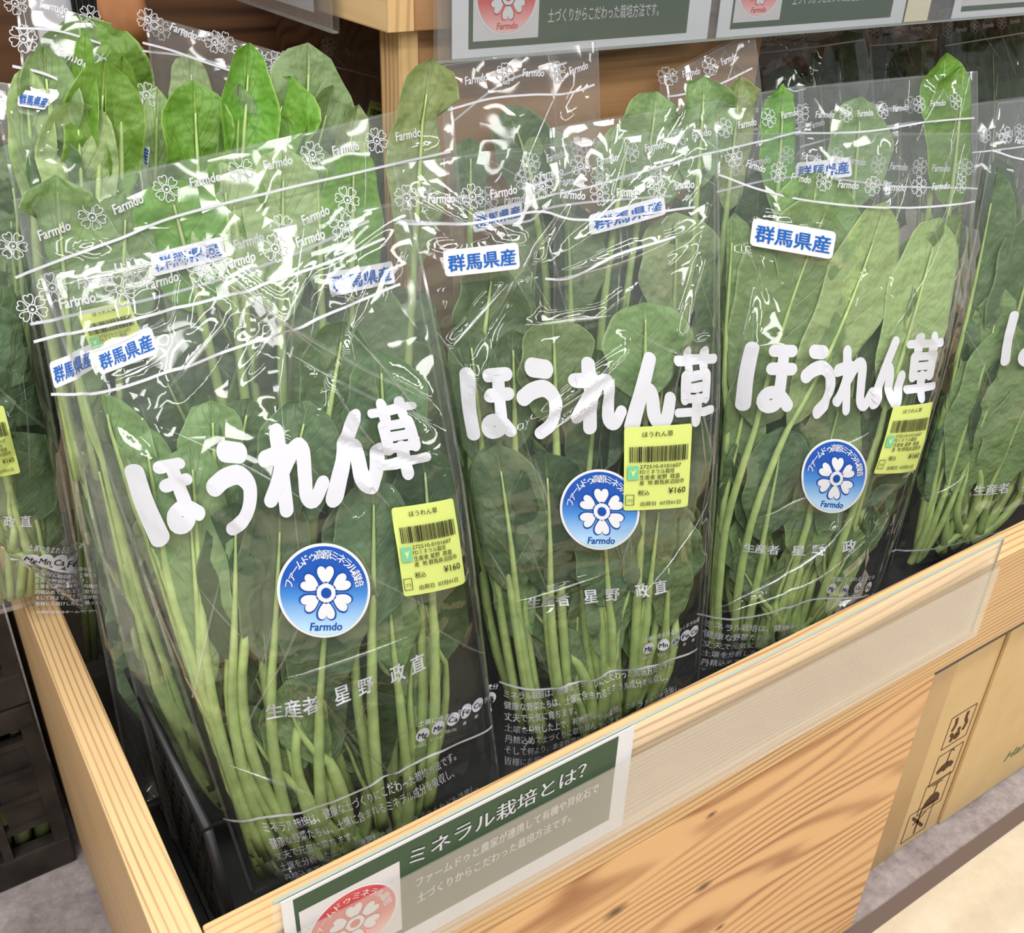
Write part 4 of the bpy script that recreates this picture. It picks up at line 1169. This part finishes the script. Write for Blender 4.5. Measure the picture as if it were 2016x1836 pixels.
header(B3, [(880, 216), (960, 194), (1040, 186), (1110, 184), (1168, 166)], start=.003)
header(B3, [(900, 240), (1010, 162), (1130, 124)], side=-1, flowers=False)
C3 = Bag([(1300, 150), (1482, 60), (1520, 800), (1300, 850)], .490, 8, 6, .016, .016, 33, label='spinach bag with twisted film top below the green cards', group=GR, crease=2.4, film='film_far')
C3.film(44, 64)
header(C3, [(1310, 190), (1400, 170), (1480, 134)], start=.003)
# --- fourth row
A4 = Bag([(290, 30), (640, 130), (700, 900), (330, 900)], .560, 8, 2, .018, .02, 41, label='spinach bag at the back left with broad grey-green leaves', group=GR, film='film_far')
A4.film(44, 64)
header(A4, [(280, 84), (340, 100), (430, 132), (640, 200)], start=.002)
header(A4, [(282, 100), (420, 120), (640, 190)], side=-1, start=.012)
L4 = Bag([(36, -8), (214, 44), (250, 800), (20, 820)], .600, 8, 0, .018, .018, 42, label='spinach bag at the back in the top left corner', group=GR, film='film_far')
L4.film(44, 64)
header(L4, [(30, 55), (120, 62), (240, 100)], start=.002)
E4 = Bag([(632, 50), (790, 100), (800, 800), (600, 780)], .66, 8, 0, .018, .018, 43, label='dark spinach bag in the shadowed recess behind', group=GR, film='film_far')
E4.film(40, 60)
price_sticker(E4, [(724, 196), (776, 214), (762, 282), (708, 262)])
header(E4, [(640, 128), (700, 142), (782, 164)], start=.002)

# ------------------------------------------------------------------ kale at the back right
def kale_bag(c, y0, seed, label, n=7):
    b = Bag(c, y0, 8, 6, .026, .012, seed, 'kale_bag', label, 'dark bags of curly leaves behind', 'kale bag', 1.6, 'film_far')
    b.film(40, 56); header(b, [(c[0][0] + 8, c[0][1] + 70), (c[1][0] - 6, c[1][1] + 70)], start=.004)
    for i in range(n):
        u = .12 + .76 * (i + .5) / n; v = b.rng.uniform(.80, 1.0)
        tip, base, root = hmap(b.H, [(u, v), (u + b.rng.uniform(-.05, .05), v - .4), (.5, .05)])
        leaf(b, tip, base, root, b.rng.uniform(.05, .065), b.rng.uniform(-.6, .5), 'kale', b.rng.uniform(-.4, .4), 0, .3, .3, 0, 26, 12, .002, 1, frill=.007)
kale_bag([(1486, 34), (1706, 8), (1740, 420), (1500, 450)], .60, 51, 'dark leafy bag under the middle green card behind')
kale_bag([(1700, 20), (1850, 8), (1850, 420), (1700, 430)], .62, 52, 'bag of dark curly kale between two spinach bags behind')
kale_bag([(1850, 20), (2040, -10), (2040, 420), (1860, 430)], .60, 53, 'bag of dark curly kale in the top right corner')

# ------------------------------------------------------------------ leaves, front bags first
# A
fill(A, 16, (.40, .72), (.24, .34), (.055, .075), fr=(-.88, .1), mats=('leaf_deep', 'leaf_deep', 'leaf_dark', 'leaf_mid'))
for t_, b_, r_, w_, f_, m_, k in [
    ((205, 778), (250, 1010), (470, 1700), 150, .35, 'leaf_mid', dict(ruf=.3)),
    ((160, 850), (300, 1290), (505, 1690), 150, .78, 'leaf_mid', dict(ruf=.2, bend=.06)),
    ((285, 845), (330, 1120), (520, 1690), 130, .55, 'leaf_mid', dict()),
    ((425, 800), (440, 1060), (560, 1690), 150, .2, 'leaf_mid', dict(cup=.2)),
    ((505, 800), (470, 1000), (580, 1680), 120, .0, 'leaf_dark', dict()),
    ((380, 880), (400, 1180), (530, 1700), 150, .62, 'leaf_mid', dict(ruf=.2)),
    ((620, 800), (560, 1080), (640, 1650), 170, .3, 'leaf_dark', dict(roll=.2)),
    ((690, 640), (660, 900), (720, 1620), 150, -.1, 'leaf_dark', dict()),
    ((760, 700), (780, 960), (800, 1600), 150, .1, 'leaf_dark', dict()),
    ((560, 900), (500, 1230), (600, 1680), 150, .6, 'leaf_dark', dict(roll=.3)),
    ((320, 1080), (380, 1360), (540, 1720), 160, .7, 'leaf_mid', dict(cup=.1)),
    ((470, 1060), (460, 1330), (600, 1690), 140, .5, 'leaf_dark', dict()),
    ((590, 1080), (620, 1370), (680, 1640), 170, .45, 'leaf_dark', dict()),
    ((720, 990), (720, 1250), (760, 1600), 150, .4, 'leaf_dark', dict()),
    ((820, 880), (850, 1180), (850, 1560), 130, .3, 'leaf_dark', dict()),
    ((660, 1210), (600, 1440), (680, 1660), 120, .6, 'leaf_dark', dict()),
    ((780, 1160), (800, 1360), (820, 1580), 90, .5, 'leaf_mid', dict()),
    ((350, 1200), (420, 1450), (560, 1730), 110, .3, 'leaf_dark', dict()),
    ((250, 1130), (330, 1390), (500, 1730), 110, .1, 'leaf_dark', dict())]:
    leaf_px(A, t_, b_, r_, w_, f_, m_, nl=18, nw=12, **k)
for t_, b_, r_, w_, f_, m_ in [((185, 990), (300, 1330), (485, 1715), 110, .2, 'leaf_dark'), ((255, 1230), (355, 1500), (490, 1730), 100, .35, 'leaf_mid'), ((330, 1330), (420, 1560), (510, 1735), 90, .5, 'leaf_dark'),
    ((140, 930), (235, 1220), (480, 1710), 110, .0, 'leaf_deep')]:
    leaf_px(A, t_, b_, r_, w_, f_, m_, nl=14, nw=10, ruf=.25)
for t_, b_, r_, w_, f_, m_ in [((170, 860), (250, 1180), (420, 1560), 120, .8, 'leaf_dark'), ((225, 1050), (310, 1330), (440, 1590), 110, .8, 'leaf_deep'), ((300, 1240), (370, 1480), (450, 1600), 90, .8, 'leaf_dark')]:
    leaf_px(A2, t_, b_, r_, w_, f_, m_, nl=14, nw=10, ruf=.25)
for t_, b_, r_, w_, f_, m_ in [((560, 1000), (545, 1330), (600, 1700), 175, .85, 'leaf_dark'), ((655, 1080), (640, 1410), (650, 1690), 180, .8, 'leaf_dark'), ((470, 1000), (465, 1320), (560, 1710), 150, .9, 'leaf_deep'),
    ((745, 950), (745, 1260), (760, 1640), 160, .8, 'leaf_dark'), ((375, 990), (400, 1320), (530, 1720), 150, .9, 'leaf_mid'), ((840, 880), (865, 1210), (850, 1600), 130, .7, 'leaf_deep'), ((330, 1130), (395, 1400), (520, 1730), 120, .8, 'leaf_mid')]:
    leaf_px(A, t_, b_, r_, w_, f_, m_, nl=18, nw=12, ruf=.28, sr=.0036)
for t_, b_, r_, w_, f_, m_ in [((985, 880), (1025, 1180), (1070, 1480), 150, .88, 'leaf_dark'), ((1085, 900), (1095, 1180), (1120, 1470), 150, .85, 'leaf_deep'), ((1315, 980), (1290, 1200), (1240, 1420), 120, .8, 'leaf_dark'), ((1200, 1010), (1215, 1210), (1200, 1430), 120, .8, 'leaf_dark')]:
    leaf_px(B, t_, b_, r_, w_, f_, m_, nl=18, nw=12, ruf=.28, sr=.0036)
fill(A, 11, (.30, .5), (.16, .24), (.02, .03), fr=(-.3, .8), mats=('leaf_dark', 'leaf_mid'), sr=(.0034, .0052))
# B
fill(B, 16, (.42, .74), (.24, .34), (.055, .075), fr=(-.88, .1), mats=('leaf_deep', 'leaf_deep', 'leaf_dark', 'leaf_mid'))
for t_, b_, r_, w_, f_, m_, k in [
    ((1282, 600), (1285, 800), (1230, 1440), 160, .55, 'leaf_mid', dict(cup=.1)),
    ((1100, 632), (1110, 850), (1130, 1450), 150, .5, 'leaf_mid', dict()),
    ((1020, 655), (1030, 900), (1080, 1450), 110, .35, 'leaf_dark', dict()),
    ((930, 640), (965, 930), (1040, 1450), 120, .3, 'leaf_dark', dict()),
    ((985, 520), (960, 760), (1050, 1450), 150, -.2, 'leaf_dark', dict()),
    ((1330, 700), (1320, 960), (1280, 1400), 120, .2, 'leaf_dark', dict()),
    ((1200, 700), (1190, 960), (1190, 1420), 150, .2, 'leaf_dark', dict()),
    ((975, 880), (1010, 1130), (1060, 1460), 130, .6, 'leaf_dark', dict(roll=.3)),
    ((1080, 900), (1090, 1160), (1120, 1450), 160, .5, 'leaf_dark', dict()),
    ((1180, 960), (1200, 1180), (1200, 1420), 150, .5, 'leaf_dark', dict()),
    ((1320, 930), (1290, 1180), (1250, 1400), 140, .55, 'leaf_dark', dict(roll=-.3)),
    ((1250, 1060), (1240, 1240), (1230, 1400), 120, .4, 'leaf_dark', dict()),
    ((1010, 1080), (1040, 1280), (1080, 1450), 90, .4, 'leaf_mid', dict()),
    ((1350, 1040), (1330, 1230), (1290, 1380), 90, .2, 'leaf_dark', dict())]:
    leaf_px(B, t_, b_, r_, w_, f_, m_, nl=18, nw=12, **k)
fill(B, 18, (.30, .48), (.16, .22), (.018, .03), fr=(-.2, .75), mats=('leaf_dark', 'leaf_mid'), sr=(.003, .0045))
# C
fill(C_, 18, (.40, .76), (.24, .34), (.05, .065), fr=(-.88, .0), mats=('leaf_deep', 'leaf_dark', 'leaf_mid'))
for t_, b_, r_, w_, f_, m_, k in [
    ((1640, 405), (1500, 850), (1420, 1290), 235, .6, 'leaf_mid', dict(ruf=.06, cup=.1, bend=-.08)),
    ((1752, 398), (1565, 850), (1450, 1280), 130, .8, 'leaf_pale', dict(ruf=.05, cup=.12, bend=.05)),
    ((1860, 430), (1760, 820), (1600, 1230), 120, .6, 'leaf_pale', dict(ruf=.06)),
    ((1905, 420), (1820, 760), (1650, 1200), 110, .1, 'leaf_mid', dict()),
    ((1625, 340), (1590, 600), (1500, 1260), 170, -.1, 'leaf_mid', dict()),
    ((1450, 420), (1430, 760), (1420, 1280), 130, .1, 'leaf_mid', dict(roll=.3)),
    ((1720, 600), (1700, 880), (1560, 1240), 140, .2, 'leaf_dark', dict()),
    ((1500, 700), (1450, 960), (1410, 1290), 100, .3, 'leaf_mid', dict()),
    ((1680, 780), (1620, 1010), (1530, 1250), 130, .55, 'leaf_mid', dict(roll=.3)),
    ((1560, 850), (1520, 1080), (1470, 1270), 130, .6, 'leaf_dark', dict()),
    ((1780, 800), (1720, 1020), (1620, 1220), 90, .3, 'leaf_dark', dict()),
    ((1640, 950), (1600, 1120), (1540, 1250), 110, .5, 'leaf_mid', dict())]:
    leaf_px(C_, t_, b_, r_, w_, f_, m_, nl=18, nw=12, **k)
fill(C_, 18, (.30, .46), (.14, .2), (.016, .026), fr=(-.1, .75), mats=('leaf_mid', 'leaf_dark'), sr=(.003, .0048))
# D
fill(D, 18, (.4, .8), (.24, .34), (.05, .07), fr=(-.85, .1))
for t_, b_, r_, w_, f_, m_, k in [
    ((1985, 565), (1880, 950), (1800, 1120), 110, .6, 'leaf_mid', dict(roll=.3)), ((2010, 640), (1890, 980), (1810, 1110), 150, .7, 'leaf_mid', dict()),
    ((1900, 590), (1880, 820), (1800, 1120), 110, .2, 'leaf_dark', dict()), ((1960, 330), (1900, 700), (1800, 1120), 150, .0, 'leaf_dark', dict()),
    ((2060, 420), (1990, 760), (1850, 1100), 150, .3, 'leaf_dark', dict()), ((1900, 830), (1850, 1000), (1790, 1120), 110, .4, 'leaf_dark', dict()),
    ((2060, 760), (1960, 980), (1850, 1090), 130, .5, 'leaf_mid', dict())]:
    leaf_px(D, t_, b_, r_, w_, f_, m_, nl=16, nw=10, **k)
fill(D, 8, (.3, .46), (.14, .2), (.018, .028), fr=(-.1, .75), mats=('leaf_mid', 'leaf_dark'), sr=(.003, .0045))
# L
fill(Lb, 20, (.45, .95), (.26, .4), (.05, .07), fr=(-.8, .7), mats=('leaf_deep', 'leaf_deep', 'leaf_dark'))
# second row
fill(A2, 16, (.62, .93), (.26, .36), (.05, .068), fr=(-.85, .1), mats=('leaf_mid', 'leaf_dark', 'leaf_mid'))
for t_, b_, r_, w_, f_, m_, k in [
    ((110, 345), (150, 720), (420, 1500), 230, .6, 'leaf_mid', dict(cup=.5, ruf=.2)), ((330, 352), (400, 560), (520, 1400), 190, .7, 'leaf_bright', dict(roll=.3)),
    ((440, 320), (470, 560), (600, 1400), 150, .5, 'leaf_pale', dict()), ((560, 290), (560, 560), (640, 1400), 150, .5, 'leaf_pale', dict()),
    ((450, 295), (480, 480), (600, 1400), 120, .1, 'leaf_bright', dict()), ((625, 285), (640, 520), (700, 1400), 90, .3, 'leaf_mid', dict()),
    ((840, 100), (820, 440), (800, 1400), 125, .3, 'leaf_pale', dict(cup=.45, ruf=.05, fold=.22)), ((700, 290), (700, 520), (740, 1400), 130, .2, 'leaf_bright', dict()),
    ((250, 380), (240, 600), (480, 1400), 150, .4, 'leaf_mid', dict()), ((100, 520), (180, 760), (400, 1500), 150, .4, 'leaf_mid', dict())]:
    b_ = (b_[0], b_[1] + (b_[1] - t_[1]) * .3)
    leaf_px(A2, t_, b_, r_, w_, f_, m_, nl=16, nw=10, **k)
fill(B2, 14, (.6, .9), (.26, .36), (.05, .065), fr=(-.85, .1), mats=('leaf_mid', 'leaf_deep', 'leaf_dark'))
for t_, b_, r_, w_, f_, m_, k in [
    ((1245, 250), (1220, 420), (1220, 1240), 120, .3, 'leaf_mid', dict()), ((1300, 180), (1270, 420), (1240, 1240), 150, .0, 'leaf_mid', dict()),
    ((1390, 150), (1380, 380), (1300, 1240), 120, .3, 'leaf_mid', dict(cup=.4)), ((1460, 150), (1440, 420), (1360, 1240), 80, .3, 'leaf_pale', dict()),
    ((1545, 165), (1535, 420), (1440, 1240), 80, .4, 'leaf_bright', dict()), ((1120, 420), (1130, 640), (1150, 1260), 140, .4, 'leaf_mid', dict()),
    ((1340, 420), (1340, 660), (1280, 1240), 150, .4, 'leaf_pale', dict()), ((1450, 500), (1440, 760), (1350, 1240), 140, .4, 'leaf_mid', dict())]:
    leaf_px(B2, t_, b_, r_, w_, f_, m_, nl=14, nw=8, **k)
fill(C2, 12, (.6, .84), (.26, .36), (.05, .062), fr=(-.85, .3), mats=('leaf_mid', 'leaf_deep', 'leaf_dark'))
for t_, b_, r_, w_, f_, m_, k in [
    ((1900, 130), (1880, 420), (1780, 1050), 120, .3, 'leaf_bright', dict()), ((1870, 104), (1860, 300), (1760, 1050), 90, -.3, 'leaf_bright', dict()),
    ((1700, 190), (1690, 420), (1650, 1060), 120, .2, 'leaf_mid', dict())]:
    leaf_px(C2, t_, b_, r_, w_, f_, m_, nl=14, nw=8, **k)
fill(A2, 18, (.40, .76), (.24, .34), (.055, .07), fr=(-.1, .85), mats=('leaf_deep', 'leaf_dark', 'leaf_mid'))
fill(B2, 14, (.36, .66), (.24, .34), (.05, .065), fr=(-.1, .85), mats=('leaf_deep', 'leaf_dark', 'leaf_mid'))
fill(C2, 12, (.36, .66), (.24, .34), (.05, .065), fr=(-.1, .85), mats=('leaf_deep', 'leaf_dark'))
fill(D2, 18, (.5, .88), (.26, .36), (.05, .068), fr=(-.8, .8), mats=('leaf_deep', 'leaf_deep', 'leaf_dark'))
fill(L2, 18, (.6, .97), (.26, .36), (.05, .068), fr=(-.8, .8), mats=('leaf_mid', 'leaf_dark', 'leaf_pale'))
# third row
for t_, b_, r_, w_, f_, m_, k in [
    ((492, 84), (470, 330), (540, 1150), 110, .6, 'leaf_bright', dict(cup=.85, ruf=.05)), ((610, 84), (600, 330), (600, 1150), 150, .3, 'leaf_mid', dict(cup=.1, ruf=.05)),
    ((380, 158), (400, 400), (520, 1150), 150, .7, 'leaf_bright', dict(ruf=.4, cup=.4)), ((570, 150), (480, 380), (560, 1150), 150, .75, 'leaf_bright', dict(roll=.7, cup=.5)),
    ((655, 168), (570, 400), (620, 1150), 120, .8, 'leaf_mid', dict(roll=-.5, cup=.5)), ((700, 205), (640, 420), (640, 1150), 70, .85, 'leaf_pale', dict(cup=.7)),
    ((470, 165), (460, 420), (540, 1150), 100, .75, 'leaf_mid', dict(roll=-.3)), ((530, 215), (560, 420), (600, 1150), 110, .8, 'leaf_bright', dict(roll=.3)),
    ((310, 170), (300, 400), (480, 1150), 70, .4, 'leaf_pale', dict())]:
    b_ = (b_[0], b_[1] + (b_[1] - t_[1]) * .4)
    leaf_px(A3, t_, b_, r_, w_, f_, m_, nl=16, nw=10, clampd=False, **k)
fill(A3, 9, (.6, .9), (.24, .34), (.05, .062), fr=(-.8, .1))
fill(A3, 10, (.42, .7), (.24, .34), (.055, .07), fr=(.0, .85), mats=('leaf_deep', 'leaf_dark'))
for t_, b_, r_, w_, f_, m_, k in [
    ((205, 118), (190, 380), (220, 950), 150, .7, 'leaf_bright', dict(cup=.1, ruf=.05)), ((85, 92), (120, 330), (200, 950), 120, .4, 'leaf_mid', dict()),
    ((150, 195), (170, 420), (220, 950), 170, .8, 'leaf_pale', dict(ruf=.06)), ((90, 270), (150, 440), (200, 950), 120, .85, 'leaf_dark', dict()),
    ((170, 60), (160, 300), (220, 950), 60, .2, 'leaf_bright', dict(roll=.5)), ((50, 130), (70, 340), (160, 950), 90, .5, 'leaf_pale', dict()),
    ((240, 110), (240, 330), (260, 950), 70, .3, 'leaf_bright', dict(roll=-.3))]:
    b_ = (b_[0], b_[1] + (b_[1] - t_[1]) * .4)
    leaf_px(A3b, t_, b_, r_, w_, f_, m_, nl=16, nw=10, clampd=False, **k)
fill(A3b, 9, (.6, .86), (.24, .34), (.05, .062), fr=(-.8, .1))
fill(A3b, 12, (.42, .72), (.24, .34), (.055, .07), fr=(.0, .85), mats=('leaf_deep', 'leaf_dark'))
fill(B3, 12, (.6, .8), (.26, .34), (.05, .06), fr=(-.8, .4), mats=('leaf_dark', 'leaf_mid', 'leaf_dark'))
for t_, b_, r_, w_, f_, m_, k in [
    ((1000, 208), (1060, 420), (1040, 900), 110, .6, 'leaf_dark', dict(bend=.1)), ((1060, 255), (1130, 440), (1080, 900), 100, .8, 'leaf_mid', dict()),
    ((930, 272), (930, 460), (980, 900), 90, .4, 'leaf_dark', dict())]:
    leaf_px(B3, t_, b_, r_, w_, f_, m_, nl=14, nw=8, **k)
fill(C3, 10, (.55, .84), (.26, .34), (.05, .06), fr=(-.8, .4), mats=('leaf_dark', 'leaf_mid', 'leaf_mid'))
fill(A4, 12, (.6, .84), (.26, .34), (.05, .06), fr=(-.8, .4), mats=('leaf_mid', 'leaf_pale', 'leaf_mid'))
leaf_px(A4, (375, 105), (390, 300), (480, 860), 90, .5, 'leaf_pale', nl=14, nw=8)
fill(L4, 12, (.78, 1.0), (.26, .34), (.05, .06), fr=(-.8, .5), mats=('leaf_mid', 'leaf_dark', 'leaf_bright'), clampd=False)
fill(E4, 10, (.55, .9), (.26, .34), (.05, .06), fr=(-.8, .4), mats=('leaf_deep', 'leaf_dark'))

# ------------------------------------------------------------------ brown roots at the very back
bm = bmesh.new(); bmesh.ops.create_icosphere(bm, subdivisions=4, radius=1.0)
pb = at_y(240, 14, .65)
for v in bm.verts:
    c = v.co; k = 1 + .06 * math.sin(3 * c.x + 2 * c.z) + .04 * math.sin(5 * c.y + 1)
    v.co = Vector((c.x * .013 * k, c.y * .015 * k, c.z * .026 * k)) + Vector(pb)
bm.verts.index_update()
o = link_mesh('sweet_potato', [v.co[:] for v in bm.verts], [[v.index for v in f.verts] for f in bm.faces], plain('brown_root_skin', srgb(188, 128, 88), .3, .5, .2, 40), None, True); bm.free()
tag(o, 'brown root vegetable beside the thin board at the back left', 'vegetable')
wb = empty('slatted_basket', (pb[0] - .04, .70, RT + .2), 'dark slatted basket behind the bags at the top left', 'basket')
for i in range(7):
    p_ = at_y(142 + i * 12, 10, .70); MB().tube([p_ + [0, 0, -.08], p_ + [.002, 0, .10]], .0016, 6).build('slat', M['black_plastic'], wb, True)
p0, p1 = at_y(60, -20, .705), at_y(232, -20, .705)
MB().box((p0[0], .704, p0[2] - .2), (p1[0], .708, p0[2] + .06)).build('lining', plain('pale_wrapping', srgb(206, 206, 214), .4), wb)

for o in bpy.data.objects:
    if '_org' in o: del o['_org']
